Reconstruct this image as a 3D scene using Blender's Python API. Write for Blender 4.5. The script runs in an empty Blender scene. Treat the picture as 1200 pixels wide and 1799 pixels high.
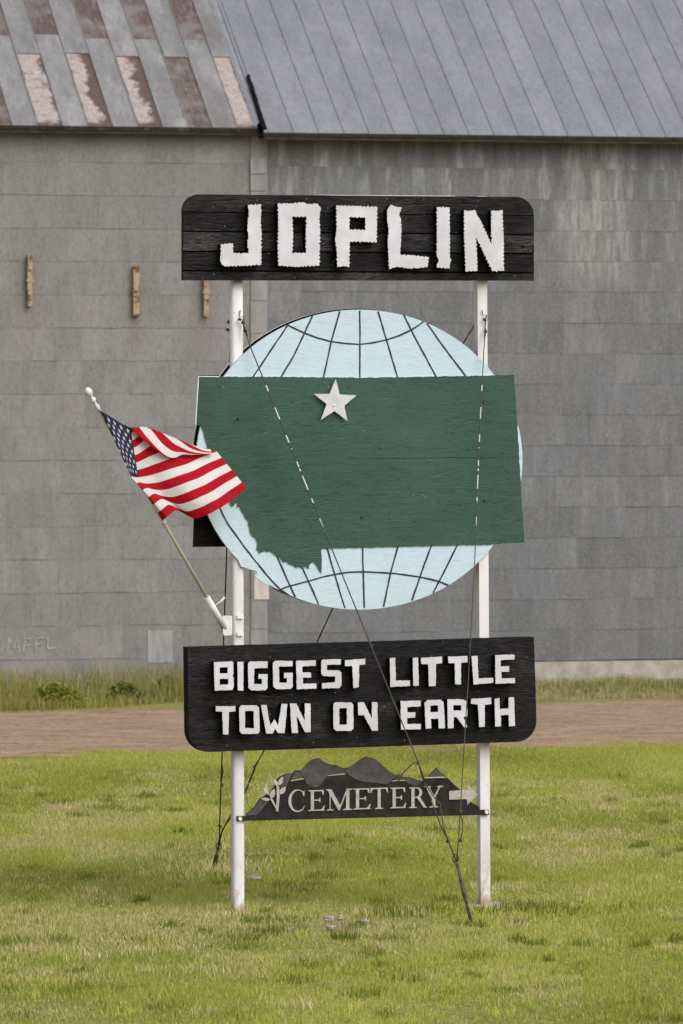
import bpy, bmesh, math, random
import numpy as np
from mathutils import Vector, Matrix
R = math.radians
random.seed(7); np.random.seed(7)
scn = bpy.context.scene
COL = scn.collection

# ------------------------------------------------------------------ camera, sky, sun, exposure
CAM_H = 4.27                       # lens height above the lawn at the sign
F = 9900.0                         # focal length in photo pixels (1200 x 1799)
HOR = 660.0                        # horizon row in the photo
cd = bpy.data.cameras.new("camera"); cam = bpy.data.objects.new("camera", cd); COL.objects.link(cam)
cam.location = (0, 0, CAM_H); cam.rotation_euler = (R(90), 0, 0)
cd.sensor_fit = 'VERTICAL'; cd.sensor_height = 36.0
cd.lens = 36.0 * F / 1799.0
cd.shift_y = (HOR - 899.5) / 1799.0
cd.clip_start = 1.0; cd.clip_end = 2000
cd.dof.use_dof = True; cd.dof.focus_distance = 44.6; cd.dof.aperture_fstop = 5.6
scn.camera = cam

SUN = Vector((0.60, -0.62, 0.86)).normalized()
w = bpy.data.worlds.new("World"); scn.world = w; w.use_nodes = True
nt = w.node_tree; nt.nodes.clear()
out = nt.nodes.new('ShaderNodeOutputWorld'); bg = nt.nodes.new('ShaderNodeBackground')
sky = nt.nodes.new('ShaderNodeTexSky'); sky.sky_type = 'NISHITA'; sky.sun_disc = False
sky.sun_elevation = math.asin(SUN.z); sky.sun_rotation = math.atan2(SUN.x, SUN.y)
sky.dust_density = 5.0; sky.air_density = 1.0; sky.ozone_density = 1.0
hs = nt.nodes.new('ShaderNodeHueSaturation'); hs.inputs['Saturation'].default_value = 0.28
nt.links.new(sky.outputs[0], hs.inputs['Color']); nt.links.new(hs.outputs[0], bg.inputs[0])
bg.inputs[1].default_value = 0.15
nt.links.new(bg.outputs[0], out.inputs[0])
sd = bpy.data.lights.new("sun", 'SUN'); sun = bpy.data.objects.new("sun", sd); COL.objects.link(sun)
sd.energy = 0.5; sd.angle = R(75); sd.color = (1.0, 0.95, 0.88)
sun.rotation_euler = SUN.to_track_quat('Z', 'Y').to_euler()
sun.location = (10, 20, 30)
scn.view_settings.view_transform = 'Standard'; scn.view_settings.look = 'None'
scn.view_settings.exposure = 0.42; scn.view_settings.gamma = 1.0

# ------------------------------------------------------------------ materials
def lin(r, g, b):
    f = lambda c: (c/255.0/12.92) if c/255.0 <= 0.04045 else ((c/255.0+0.055)/1.055)**2.4
    return (f(r), f(g), f(b), 1.0)
class NB:
    def __init__(s, name):
        s.m = bpy.data.materials.new(name); s.m.use_nodes = True
        s.t = s.m.node_tree; s.b = s.t.nodes['Principled BSDF']
        s.tc = s.n('ShaderNodeTexCoord')
    def n(s, k): return s.t.nodes.new(k)
    def l(s, a, b): s.t.links.new(a, b)
    def coord(s, scale=(1,1,1), loc=(0,0,0), rot=(0,0,0), src='Object'):
        mp = s.n('ShaderNodeMapping'); mp.inputs['Scale'].default_value = scale
        mp.inputs['Location'].default_value = loc; mp.inputs['Rotation'].default_value = rot
        s.l(s.tc.outputs[src], mp.inputs[0]); return mp.outputs[0]
    def noise(s, scale=5, detail=4, rough=.55, c=None, dist=0):
        x = s.n('ShaderNodeTexNoise'); x.inputs['Scale'].default_value = scale
        x.inputs['Detail'].default_value = detail; x.inputs['Roughness'].default_value = rough
        x.inputs['Distortion'].default_value = dist
        s.l(c if c is not None else s.tc.outputs['Object'], x.inputs['Vector']); return x.outputs[0]
    def ramp(s, v, a, b, ca=0.0, cb=1.0):
        x = s.n('ShaderNodeMapRange'); x.clamp = True
        s.l(v, x.inputs[0]); x.inputs[1].default_value = a; x.inputs[2].default_value = b
        x.inputs[3].default_value = ca; x.inputs[4].default_value = cb; return x.outputs[0]
    def mix(s, f, a, b, mode='MIX'):
        x = s.n('ShaderNodeMix'); x.data_type = 'RGBA'; x.blend_type = mode; x.clamp_factor = True
        for v, i in ((f, 0), (a, 6), (b, 7)):
            if isinstance(v, (int, float)): x.inputs[i].default_value = v
            elif isinstance(v, tuple): x.inputs[i].default_value = v
            else: s.l(v, x.inputs[i])
        return x.outputs[2]
    def math(s, op, a, b=0.0):
        x = s.n('ShaderNodeMath'); x.operation = op
        for v, i in ((a, 0), (b, 1)):
            if isinstance(v, (int, float)): x.inputs[i].default_value = v
            else: s.l(v, x.inputs[i])
        return x.outputs[0]
    def attr(s, name):
        x = s.n('ShaderNodeAttribute'); x.attribute_name = name; return x
    def sep(s, c):
        x = s.n('ShaderNodeSeparateXYZ'); s.l(c, x.inputs[0]); return x.outputs
    def crack(s, scale, stretch, loc, width, dist=.6):
        n = s.noise(scale, 3, .55, s.coord(stretch, loc), dist)
        return s.ramp(s.math('ABSOLUTE', s.math('SUBTRACT', n, .5)), width, width*.3)
    def specks(s, scale, size, c=None):
        x = s.n('ShaderNodeTexVoronoi'); x.inputs['Scale'].default_value = scale
        s.l(c if c is not None else s.tc.outputs['Object'], x.inputs['Vector'])
        d = s.ramp(x.outputs['Distance'], size, size*0.4)
        g = s.sep(x.outputs['Color'])[0]
        return s.math('MULTIPLY', d, s.math('GREATER_THAN', g, .72))
    def bump(s, h, strength=.4, dist=.01):
        x = s.n('ShaderNodeBump'); x.inputs['Strength'].default_value = strength
        x.inputs['Distance'].default_value = dist; s.l(h, x.inputs['Height'])
        s.l(x.outputs[0], s.b.inputs['Normal'])
    def fin(s, col, rough=.6, spec=.3, metal=0):
        if isinstance(col, tuple): s.b.inputs['Base Color'].default_value = col
        else: s.l(col, s.b.inputs['Base Color'])
        if isinstance(rough, (int, float)): s.b.inputs['Roughness'].default_value = rough
        else: s.l(rough, s.b.inputs['Roughness'])
        s.b.inputs['Specular IOR Level'].default_value = spec
        s.b.inputs['Metallic'].default_value = metal
        return s.m
def simple(name, a, b, scale=8, rough=.6, spec=.3, metal=0, stretch=(1,1,1), lo=.35, hi=.65, bump=0):
    k = NB(name); n = k.noise(scale, 5, .6, k.coord(stretch))
    if bump: k.bump(n, bump, .004)
    return k.fin(k.mix(k.ramp(n, lo, hi), a, b), rough, spec, metal)
M = {}
def wood_black(name):
    k = NB(name)
    g = k.noise(6, 8, .72, k.coord((1.3, 1, 9), (0, 0, 3)), .5)
    big = k.noise(2.2, 4, .6, k.coord((.7, 1, 2.4)))
    fine = k.noise(18, 6, .75, k.coord((.7, 1, 5)), .4)
    v = k.math('ADD', k.math('MULTIPLY', g, .6), k.math('MULTIPLY', fine, .4))
    hair = k.noise(55, 4, .65, k.coord((.22, 1, 1.6), (1, 0, 5)), .3)
    v = k.math('ADD', k.math('MULTIPLY', g, .55), k.math('MULTIPLY', fine, .45))
    c = k.mix(k.ramp(v, .40, .62), (.0018, .0017, .0019, 1), (.020, .0185, .0195, 1))
    c = k.mix(k.math('MULTIPLY', k.ramp(big, .46, .66), k.ramp(fine, .40, .62)), c, (.046, .042, .044, 1))
    c = k.mix(k.math('MULTIPLY', k.ramp(hair, .60, .68), .35), c, (.065, .06, .06, 1))
    c = k.mix(k.math('MULTIPLY', k.ramp(hair, .36, .30), .9), c, (.001, .001, .001, 1))
    ck = k.math('MULTIPLY', k.crack(2.2, (.55, 1, 6), (4, 0, 1), .012), k.ramp(k.noise(3, 3, .6, k.coord((.6, 1, 1), (9, 9, 0))), .45, .55))
    ck_lit = k.math('MULTIPLY', k.crack(2.2, (.55, 1, 6), (4, 0, 1.06), .012), k.ramp(k.noise(3, 3, .6, k.coord((.6, 1, 1), (9, 9, 0))), .45, .55))  # paler copy of the cracks, a highlight painted along their lips
    c = k.mix(k.math('MULTIPLY', ck_lit, .3), c, (.08, .075, .075, 1)); c = k.mix(ck, c, (.0008, .0008, .0008, 1))
    pa = k.attr('pc'); c = k.mix(1.0, c, pa.outputs[0], 'MULTIPLY')
    c = k.mix(k.specks(22, .10), c, (.42, .40, .40, 1))
    k.bump(v, .8, .012)
    return k.fin(c, .75, .12)
M['black_wood'] = wood_black('black_wood')
def ply(name, base, dark, light, strength, amt):
    k = NB(name)
    g = k.noise(7, 8, .75, k.coord((1.0, 1, 6.5)), .9)
    f = k.noise(24, 6, .75, k.coord((.7, 1, 4.0), (3, 0, 0)), .5)
    blot = k.noise(1.6, 4, .6, k.coord((1, 1, 1.5), (5, 1, 2)))
    v = k.math('ADD', k.math('MULTIPLY', g, .55), k.math('MULTIPLY', f, .45))
    c = k.mix(k.ramp(v, .38, .50), dark, base)
    c = k.mix(k.math('MULTIPLY', k.ramp(v, .56, .66), k.ramp(blot, .40, .62)), c, light)
    c = k.mix(k.math('MULTIPLY', k.ramp(blot, .40, .75), amt), c, light)
    c = k.mix(k.math('MULTIPLY', k.ramp(k.noise(1.1, 3, .6, k.coord((1, 1, 1), (1, 7, 4))), .48, .3), amt), c, dark)
    c = k.mix(k.math('MULTIPLY', k.specks(17, .075), k.ramp(blot, .42, .55)), c, (.50, .55, .51, 1))
    c = k.mix(k.ramp(k.noise(40, 3, .6, k.coord((.3, 1, 1), (0, 2, 0))), .33, .28), c, dark)
    m_ = k.ramp(k.noise(2.6, 3, .6, k.coord((.7, 1, 1), (9, 9, 0))), .47, .56)
    c = k.mix(k.math('MULTIPLY', k.math('MULTIPLY', k.crack(2.6, (.7, 1, 5), (4, 0, 1.05), .014, 1.0), m_), .55), c, light)  # pale highlight painted beside each crack
    c = k.mix(k.math('MULTIPLY', k.math('MULTIPLY', k.crack(2.6, (.7, 1, 5), (4, 0, 1), .010, 1.0), m_), .8), c, dark)
    k.bump(v, strength, .012)
    return k.fin(c, .65, .2)
M['green'] = ply('green_paint_on_plywood', (.036, .080, .060, 1), (.016, .040, .030, 1), (.068, .125, .100, 1), .8, .45)
M['blue'] = ply('pale_blue_paint_on_plywood', (.46, .575, .645, 1), (.37, .48, .55, 1), (.52, .62, .68, 1), .40, .3)
M['joint'] = simple('board_joint', (.003, .009, .006, 1), (.014, .032, .024, 1), 6)
M['navy_line'] = simple('navy_line_paint', (.008, .012, .022, 1), (.03, .04, .055, 1), 30, .6)
def white_letter():
    k = NB('white_sheet_letter')
    n = k.noise(7, 4, .5); s_ = k.noise(2.5, 3, .6, k.coord((1, 1, 1), (2, 4, 1)))
    pn = k.noise(3.0, 2, .4, k.coord((1, 1, 1), (8, 1, 3)))
    c = k.mix(k.ramp(n, .3, .7), (.47, .465, .505, 1), (.57, .565, .61, 1))
    c = k.mix(k.math('MULTIPLY', k.ramp(pn, .50, .56), .6), c, (.46, .455, .45, 1))
    c = k.mix(k.math('MULTIPLY', k.ramp(k.noise(24, 3, .6), .66, .74), .5), c, (.30, .29, .28, 1))
    c = k.mix(k.math('MULTIPLY', k.ramp(s_, .5, .75), .5), c, (.46, .455, .44, 1))
    k.bump(k.noise(6.5, 2, .45), .22, .035)
    return k.fin(c, .5, .35)
M['white_letter'] = white_letter()
def post_mat():
    k = NB('worn_white_post_paint')
    n = k.noise(9, 6, .65, k.coord((1, 1, .22)))
    st = k.noise(5, 4, .6, k.coord((2, 2, .12), (3, 1, 0)))
    c = k.mix(k.ramp(n, .35, .65), (.58, .555, .575, 1), (.68, .66, .68, 1))
    c = k.mix(k.math('MULTIPLY', k.ramp(st, .55, .8), .6), c, (.50, .40, .31, 1))
    z = k.sep(k.tc.outputs['Object'])[2]
    nz = k.math('ADD', z, k.math('MULTIPLY', k.noise(14, 3, .6), .08))
    dt = k.noise(16, 4, .65, k.coord((1, 1, .5), (2, 5, 2)))
    c = k.mix(k.math('MULTIPLY', k.ramp(z, .55, .05), k.ramp(dt, .42, .62)), c, (.36, .29, .21, 1))
    c = k.mix(k.math('MULTIPLY', k.ramp(k.noise(26, 4, .7, k.coord((1, 1, .4), (6, 1, 1))), .64, .70), .7), c, (.30, .25, .21, 1))
    c = k.mix(k.ramp(nz, .14, .07), c, (.33, .22, .15, 1))
    k.bump(n, .2, .005)
    return k.fin(c, .5, .35)
M['post'] = post_mat()
M['white_edge'] = simple('white_edge_paint', (.55, .53, .50, 1), (.74, .72, .70, 1), 12, .6)
M['raw_ply'] = simple('weathered_plywood_edge', (.20, .20, .16, 1), (.45, .44, .36, 1), 25, .8, stretch=(1, 1, 4))
M['black_flat'] = simple('flat_black_paint', (.002, .002, .002, 1), (.008, .008, .008, 1), 8, .8, .06)
M['steel_dark'] = simple('dark_weathered_steel', (.018, .016, .013, 1), (.06, .052, .042, 1), 30, .55, .4)
M['rusty_rod'] = simple('rusted_rod', (.035, .025, .02, 1), (.12, .085, .06, 1), 22, .7, .3)
M['bolt'] = simple('zinc_bolt', (.62, .62, .63, 1), (.8, .8, .8, 1), 40, .4, .5, .1)
M['bracket'] = simple('white_cast_bracket', (.56, .54, .545, 1), (.66, .64, .65, 1), 14, .45)
M['brass'] = simple('champagne_flagpole', (.46, .425, .37, 1), (.58, .545, .48, 1), 10, .35, .5, .2)
M['flag_white'] = simple('flag_white_cloth', (.61, .578, .56, 1), (.69, .66, .645, 1), 6, .75, .15)
M['flag_red'] = simple('flag_red_cloth', (.33, .002, .010, 1), (.42, .004, .014, 1), 6, .75, .15)
M['flag_blue'] = simple('flag_blue_cloth', (.018, .022, .060, 1), (.030, .034, .085, 1), 6, .75, .15)
for q in ('flag_white', 'flag_red', 'flag_blue'):      # thin cloth lets some light through and creases
    t_ = M[q].node_tree; b_ = t_.nodes['Principled BSDF']; o_ = t_.nodes['Material Output']
    tr = t_.nodes.new('ShaderNodeBsdfTranslucent'); mx_ = t_.nodes.new('ShaderNodeMixShader'); mx_.inputs[0].default_value = .28
    t_.links.new(b_.inputs['Base Color'].links[0].from_socket, tr.inputs[0])
    t_.links.new(b_.outputs[0], mx_.inputs[1]); t_.links.new(tr.outputs[0], mx_.inputs[2]); t_.links.new(mx_.outputs[0], o_.inputs[0])
    tc_ = t_.nodes.new('ShaderNodeTexCoord'); nz_ = t_.nodes.new('ShaderNodeTexNoise'); nz_.inputs['Scale'].default_value = 9; nz_.inputs['Detail'].default_value = 4
    bp_ = t_.nodes.new('ShaderNodeBump'); bp_.inputs['Strength'].default_value = .35; bp_.inputs['Distance'].default_value = .03
    t_.links.new(tc_.outputs['Object'], nz_.inputs['Vector']); t_.links.new(nz_.outputs[0], bp_.inputs['Height']); t_.links.new(bp_.outputs[0], b_.inputs['Normal'])
M['sign_dark'] = simple('charcoal_cut_steel', (.010, .0092, .0085, 1), (.026, .024, .022, 1), 14, .7, .15)
M['sign_grey'] = simple('grey_cut_steel', (.040, .038, .038, 1), (.075, .070, .069, 1), 18, .6, .25, bump=.3)
M['tan'] = simple('tan_cut_steel', (.30, .268, .232, 1), (.43, .395, .35, 1), 30, .55, .3)
M['tan_faint'] = simple('faded_tan_steel', (.30, .27, .15, 1), (.44, .40, .25, 1), 30, .6, .3)

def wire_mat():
    k = NB('cable_with_white_dashes')
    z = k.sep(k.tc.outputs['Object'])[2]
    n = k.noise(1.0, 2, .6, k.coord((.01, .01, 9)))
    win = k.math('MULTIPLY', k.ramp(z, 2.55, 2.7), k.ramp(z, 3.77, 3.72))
    f = k.math('MULTIPLY', k.math('GREATER_THAN', n, .505), win)  # white dashes broken up by noise, within one height band only
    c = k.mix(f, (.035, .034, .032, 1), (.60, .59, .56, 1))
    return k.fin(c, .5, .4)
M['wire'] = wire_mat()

def wall_mat(name, a, b, warm, streaky):
    k = NB(name)
    pa = k.attr('pc')
    n = k.noise(2.2, 5, .6, k.coord((1, 1, .55)))
    st = k.noise(9, 4, .6, k.coord((1.2, 1, .10)))
    gr = k.noise(34, 4, .7)
    c = k.mix(k.ramp(n, .3, .7), a, b)
    c = k.mix(k.math('MULTIPLY', k.ramp(st, .5, .72), .45), c, warm)
    z = k.sep(k.tc.outputs['Object'])
    if streaky:
        row = k.math('FLOOR', k.math('MULTIPLY', k.math('SUBTRACT', ZR + .03, z[2]), 1/.424))
        cx = k.n('ShaderNodeCombineXYZ'); k.l(z[0], cx.inputs[0])
        k.l(k.math('ADD', k.math('MULTIPLY', row, 5.37), k.math('MULTIPLY', z[2], .12)), cx.inputs[2])
        wide = k.noise(5.0, 3, .55, cx.outputs[0]); thin = k.noise(17, 3, .6, cx.outputs[0])
        fade = k.math('ADD', k.math('MULTIPLY', k.ramp(z[2], 5.3, 7.4), .75), k.ramp(z[2], 1.0, 6.0, .10, .28))
        lt = k.math('MULTIPLY', k.math('MULTIPLY', k.ramp(wide, .50, .66), k.ramp(thin, .30, .55)), fade)
        c = k.mix(k.math('MULTIPLY', lt, .85), c, (.36, .36, .35, 1))
        hz = k.math('MULTIPLY', k.math('MULTIPLY', k.ramp(z[0], 3.0, 3.4), k.ramp(z[0], 4.25, 3.95)), k.math('MULTIPLY', k.ramp(z[2], 5.45, 5.75), k.ramp(thin, .35, .6)))
        c = k.mix(k.math('MULTIPLY', hz, .5), c, (.34, .335, .30, 1))
        dk = k.math('MULTIPLY', k.ramp(wide, .46, .34), fade)
        c = k.mix(k.math('MULTIPLY', dk, .6), c, (.070, .068, .066, 1))
    else:
        # rust run-off round the three old rails, and scuffing low on the wall
        for (u, zz) in RAILS:
            dx = k.math('MULTIPLY', k.math('SUBTRACT', z[0], u), 4.2)
            dz = k.math('MULTIPLY', k.math('SUBTRACT', z[2], zz - .25), 1.35)
            d = k.math('SQRT', k.math('ADD', k.math('MULTIPLY', dx, dx), k.math('MULTIPLY', dz, dz)))
            d = k.math('ADD', d, k.math('MULTIPLY', k.math('SUBTRACT', n, .5), 1.2))
            c = k.mix(k.math('MULTIPLY', k.ramp(d, 1.0, .1), .38), c, (.16, .10, .055, 1))
        dirt = k.math('MULTIPLY', k.ramp(z[2], 1.5, .1), k.ramp(n, .3, .6))
        c = k.mix(k.math('MULTIPLY', dirt, .5), c, (.22, .20, .16, 1))
    c = k.mix(1.0, c, pa.outputs[0], 'MULTIPLY')
    c = k.mix(k.math('MULTIPLY', k.ramp(gr, .45, .66), .30), c, (.30, .295, .285, 1))
    gd = k.noise(22, 5, .75, k.coord((1.2, 1, .6), (4, 4, 4)))
    c = k.mix(k.math('MULTIPLY', k.ramp(gd, .50, .36), .38), c, (.07, .069, .066, 1))
    mo = k.noise(6, 6, .7, k.coord((1.3, 1, .5)), .3)
    c = k.mix(k.math('MULTIPLY', k.ramp(mo, .5, .36), .26), c, (.09, .088, .08, 1))
    c = k.mix(k.math('MULTIPLY', k.specks(11, .085), k.ramp(k.noise(1.1, 3, .6), .45, .6)), c, (.55, .55, .53, 1))
    k.bump(n, .25, .02)
    return k.fin(c, .6, .3)
def roof_mat(name, a, b, hi, rusty=False):
    k = NB(name)
    pa = k.attr('pc')
    n = k.noise(1.6, 5, .6, k.coord((1.6, .5, .5)))
    gr = k.noise(26, 4, .7); bl = k.noise(4.5, 4, .6, k.coord((1, .6, .6), (4, 2, 0)))
    c = k.mix(k.ramp(n, .32, .68), a, b)
    c = k.mix(k.math('MULTIPLY', k.ramp(bl, .5, .72), .5), c, hi)
    c = k.mix(1.0, c, pa.outputs[0], 'MULTIPLY')
    c = k.mix(k.math('MULTIPLY', k.ramp(gr, .48, .68), .22), c, (.34, .34, .36, 1))
    gd = k.noise(19, 5, .75, k.coord((1.3, .5, .5), (4, 4, 4)))
    c = k.mix(k.math('MULTIPLY', k.ramp(gd, .50, .36), .35), c, (.08, .08, .088, 1))
    c = k.mix(k.specks(8, .05), c, (.5, .5, .5, 1))
    if rusty:
        ru = k.noise(2.6, 6, .7, k.coord((1.6, .45, .45), (3, 8, 1)), .4)
        c = k.mix(k.math('MULTIPLY', k.ramp(ru, .50, .68), .55), c, (.105, .082, .075, 1))
        c = k.mix(k.math('MULTIPLY', k.ramp(ru, .44, .34), .5), c, (.31, .305, .30, 1))
        sk = k.noise(15, 5, .7, k.coord((1.5, .3, .3), (2, 2, 2)))
        c = k.mix(k.math('MULTIPLY', k.ramp(sk, .52, .68), .5), c, (.115, .11, .11, 1))
    k.bump(bl, .2, .02)
    return k.fin(c, .55, .35)
def rust_sheet(name, ragged):
    k = NB(name)
    uv = k.attr('uvw'); s = k.sep(uv.outputs['Vector'])
    n = k.noise(4.0, 5, .65, k.coord((1, 1.0, 1.0))); f = k.noise(16, 4, .7)
    rust = k.mix(k.ramp(f, .3, .7), (.070, .047, .042, 1), (.115, .080, .073, 1))
    pink = k.mix(k.ramp(f, .35, .7), (.36, .315, .295, 1), (.25, .205, .19, 1))
    if ragged is None:
        g = k.noise(2.5, 4, .6); c = k.mix(k.math('MULTIPLY', k.ramp(g, .45, .65), .75), rust, (.17, .16, .16, 1)); st_ = k.noise(12, 5, .7, k.coord((1.5, .3, .3))); c = k.mix(k.math('MULTIPLY', k.ramp(st_, .5, .65), .45), c, (.20, .19, .19, 1))
    else:
        e = k.math('ADD', s[0], k.math('MULTIPLY', k.math('SUBTRACT', n, .5), 1.5))
        m = k.ramp(e, ragged + .10, ragged - .12); m = k.math('MULTIPLY', m, k.ramp(k.noise(9, 5, .7), .30, .46, .35, 1.0))
        m = k.math('MULTIPLY', m, k.ramp(k.math('ADD', s[1], k.math('MULTIPLY', n, .2)), .12, .17))
        m = k.math('MULTIPLY', m, k.ramp(k.math('ADD', s[0], k.math('MULTIPLY', n, .2)), .12, .17))
        c = k.mix(m, rust, pink)
    k.bump(f, .3, .01)
    return k.fin(c, .8, .15)

def ground_mat():
    k = NB('lawn_soil_and_thatch')
    n = k.noise(.45, 5, .6); f = k.noise(9, 5, .7)
    c = k.mix(k.ramp(n, .35, .65), (.23, .235, .06, 1), (.32, .295, .115, 1))
    c = k.mix(k.ramp(f, .35, .7), c, (.085, .085, .030, 1))
    p = k.sep(k.tc.outputs['Object'])
    dx = k.math('MULTIPLY', k.math('SUBTRACT', p[0], .15), 1.1); dy = k.math('MULTIPLY', k.math('SUBTRACT', p[1], 43.9), .8)
    d = k.math('SQRT', k.math('ADD', k.math('MULTIPLY', dx, dx), k.math('MULTIPLY', dy, dy)))
    d = k.math('ADD', d, k.math('MULTIPLY', k.math('SUBTRACT', k.noise(1.6, 4, .6), .5), 1.2))
    c = k.mix(k.ramp(d, .8, .2), c, k.mix(k.ramp(f, .3, .7), (.20, .15, .10, 1), (.30, .245, .175, 1)))
    k.bump(f, .6, .03)
    return k.fin(c, .9, .1)
def road_mat():
    k = NB('red_brown_dirt')
    n = k.noise(1.6, 6, .7, k.coord((.8, 1.3, 1)), .5); f = k.noise(11, 6, .75)
    c = k.mix(k.ramp(n, .34, .62), (.205, .132, .088, 1), (.37, .255, .178, 1))
    c = k.mix(k.math('MULTIPLY', k.ramp(f, .45, .65), .6), c, (.44, .34, .25, 1))
    c = k.mix(k.math('MULTIPLY', k.ramp(f, .46, .34), .75), c, (.13, .095, .07, 1))
    g = k.noise(1.3, 5, .7, k.coord((.7, 1, 1), (9, 3, 0)))
    c = k.mix(k.math('MULTIPLY', k.ramp(g, .54, .70), .6), c, (.20, .175, .085, 1))
    k.bump(f, .8, .04)
    return k.fin(c, .95, .05)
def blade_mat(name, tr=.35):
    k = NB(name); a = k.attr('col')
    k.t.nodes.remove(k.b)
    d = k.n('ShaderNodeBsdfDiffuse'); t = k.n('ShaderNodeBsdfTranslucent'); mx = k.n('ShaderNodeMixShader')
    mx.inputs[0].default_value = tr
    k.l(a.outputs[0], d.inputs[0]); k.l(a.outputs[0], t.inputs[0])
    k.l(d.outputs[0], mx.inputs[1]); k.l(t.outputs[0], mx.inputs[2])
    k.l(mx.outputs[0], k.t.nodes['Material Output'].inputs[0]); return k.m
M['blade'] = blade_mat('grass_blades')
M['concrete'] = simple('old_concrete', (.26, .24, .20, 1), (.40, .375, .33, 1), 5, .9, .15, bump=.4)
M['fascia'] = simple('fascia_eave_shade', (.022, .020, .014, 1), (.055, .048, .034, 1), 5, .8, .15, stretch=(1, 1, 3))  # dark tone carries the shade under the eave overhang
M['rail'] = simple('peeling_tan_rail', (.34, .255, .165, 1), (.12, .075, .048, 1), 6.5, .8, .15, stretch=(1, 1, 1.4), lo=.52, hi=.6)
M['stone'] = simple('pale_stone', (.20, .175, .145, 1), (.36, .32, .28, 1), 20, .85, .15, bump=.5)

# ------------------------------------------------------------------ helpers
def tag(o, label=None, cat=None, group=None, kind=None):
    if label: o['label'] = label
    if cat: o['category'] = cat
    if group: o['group'] = group
    if kind: o['kind'] = kind
    return o
def empty(name, loc, rz=0.0):
    o = bpy.data.objects.new(name, None); COL.objects.link(o)
    o.empty_display_size = .3; o.location = loc; o.rotation_euler = (0, 0, rz); return o
def link(name, me, mats, parent=None):
    o = bpy.data.objects.new(name, me); COL.objects.link(o)
    for m in (mats if isinstance(mats, (list, tuple)) else [mats]): me.materials.append(m)
    if parent is not None: o.parent = parent
    return o
def from_bm(name, bm, mats, parent=None, smooth=False):
    me = bpy.data.meshes.new(name); bm.normal_update(); bm.to_mesh(me); bm.free()
    if smooth:
        for p in me.polygons: p.use_smooth = True
    return link(name, me, mats, parent)
def set_pc(me, cols):
    """per-face colour written to corners as attribute pc"""
    a = me.color_attributes.new('pc', 'FLOAT_COLOR', 'CORNER')
    buf = np.ones((len(me.loops), 4), dtype=np.float32)
    for p, c in zip(me.polygons, cols):
        buf[p.loop_start:p.loop_start+p.loop_total, :3] = c
    a.data.foreach_set('color', buf.ravel())
def bm_box(bm, x0, x1, y0, y1, z0, z1, mi=0):
    v = [bm.verts.new(c) for c in ((x0,y0,z0),(x1,y0,z0),(x1,y1,z0),(x0,y1,z0),(x0,y0,z1),(x1,y0,z1),(x1,y1,z1),(x0,y1,z1))]
    fs = [bm.faces.new([v[i] for i in f]) for f in ((0,3,2,1),(4,5,6,7),(0,1,5,4),(1,2,6,5),(2,3,7,6),(3,0,4,7))]
    for f in fs: f.material_index = mi
    return fs
def bm_tube(bm, pts, r, n=8, cap=True):
    pts = [Vector(p) for p in pts]; rr = r if isinstance(r, (list, tuple)) else [r]*len(pts)
    rings = []; up = Vector((0.123, .31, .94)).normalized()
    for i, p in enumerate(pts):
        d = (pts[min(i+1, len(pts)-1)] - pts[max(i-1, 0)]).normalized()
        a = d.cross(up)
        if a.length < 1e-4: a = d.cross(Vector((1, 0, 0)))
        a.normalize(); b = d.cross(a).normalized()
        rings.append([bm.verts.new(p + (a*math.cos(2*math.pi*k/n) + b*math.sin(2*math.pi*k/n))*rr[i]) for k in range(n)])
    for q in range(len(rings)-1):
        for k in range(n):
            f = bm.faces.new((rings[q][k], rings[q][(k+1) % n], rings[q+1][(k+1) % n], rings[q+1][k])); f.smooth = True
    if cap:
        bm.faces.new(rings[0]); bm.faces.new(rings[-1])
def tube(name, pts, r, mat, parent=None, n=8):
    bm = bmesh.new(); bm_tube(bm, pts, r, n); bmesh.ops.recalc_face_normals(bm, faces=bm.faces)
    return from_bm(name, bm, mat, parent)

class Plane:
    """an upright board plane: local x runs along it, local -y faces the viewer, z is height"""
    def __init__(s, px, depth, yaw):
        s.o = Vector(((px-600)*depth/F, depth, 0)); s.yaw = yaw
        s.u = Vector((math.cos(yaw), math.sin(yaw), 0)); s.n = Vector((math.sin(yaw), -math.cos(yaw), 0))
    def loc(s, px, py, off=0.0):
        d = Vector(((px-600)/F, 1.0, (HOR-py)/F)); c = Vector((0, 0, CAM_H))
        t = (s.o + s.n*off - c).dot(s.n) / d.dot(s.n); p = c + d*t - s.o
        return Vector((p.dot(s.u), -off, p.z))
    def local(s, P):                      # world point to local
        p = Vector(P) - s.o; return Vector((p.dot(s.u), -p.dot(s.n), p.z))
def ground_pt(px, py, z=0.0):
    Y = F*(CAM_H - z)/(py-HOR); return Vector(((px-600)*Y/F, Y, z))

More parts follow.
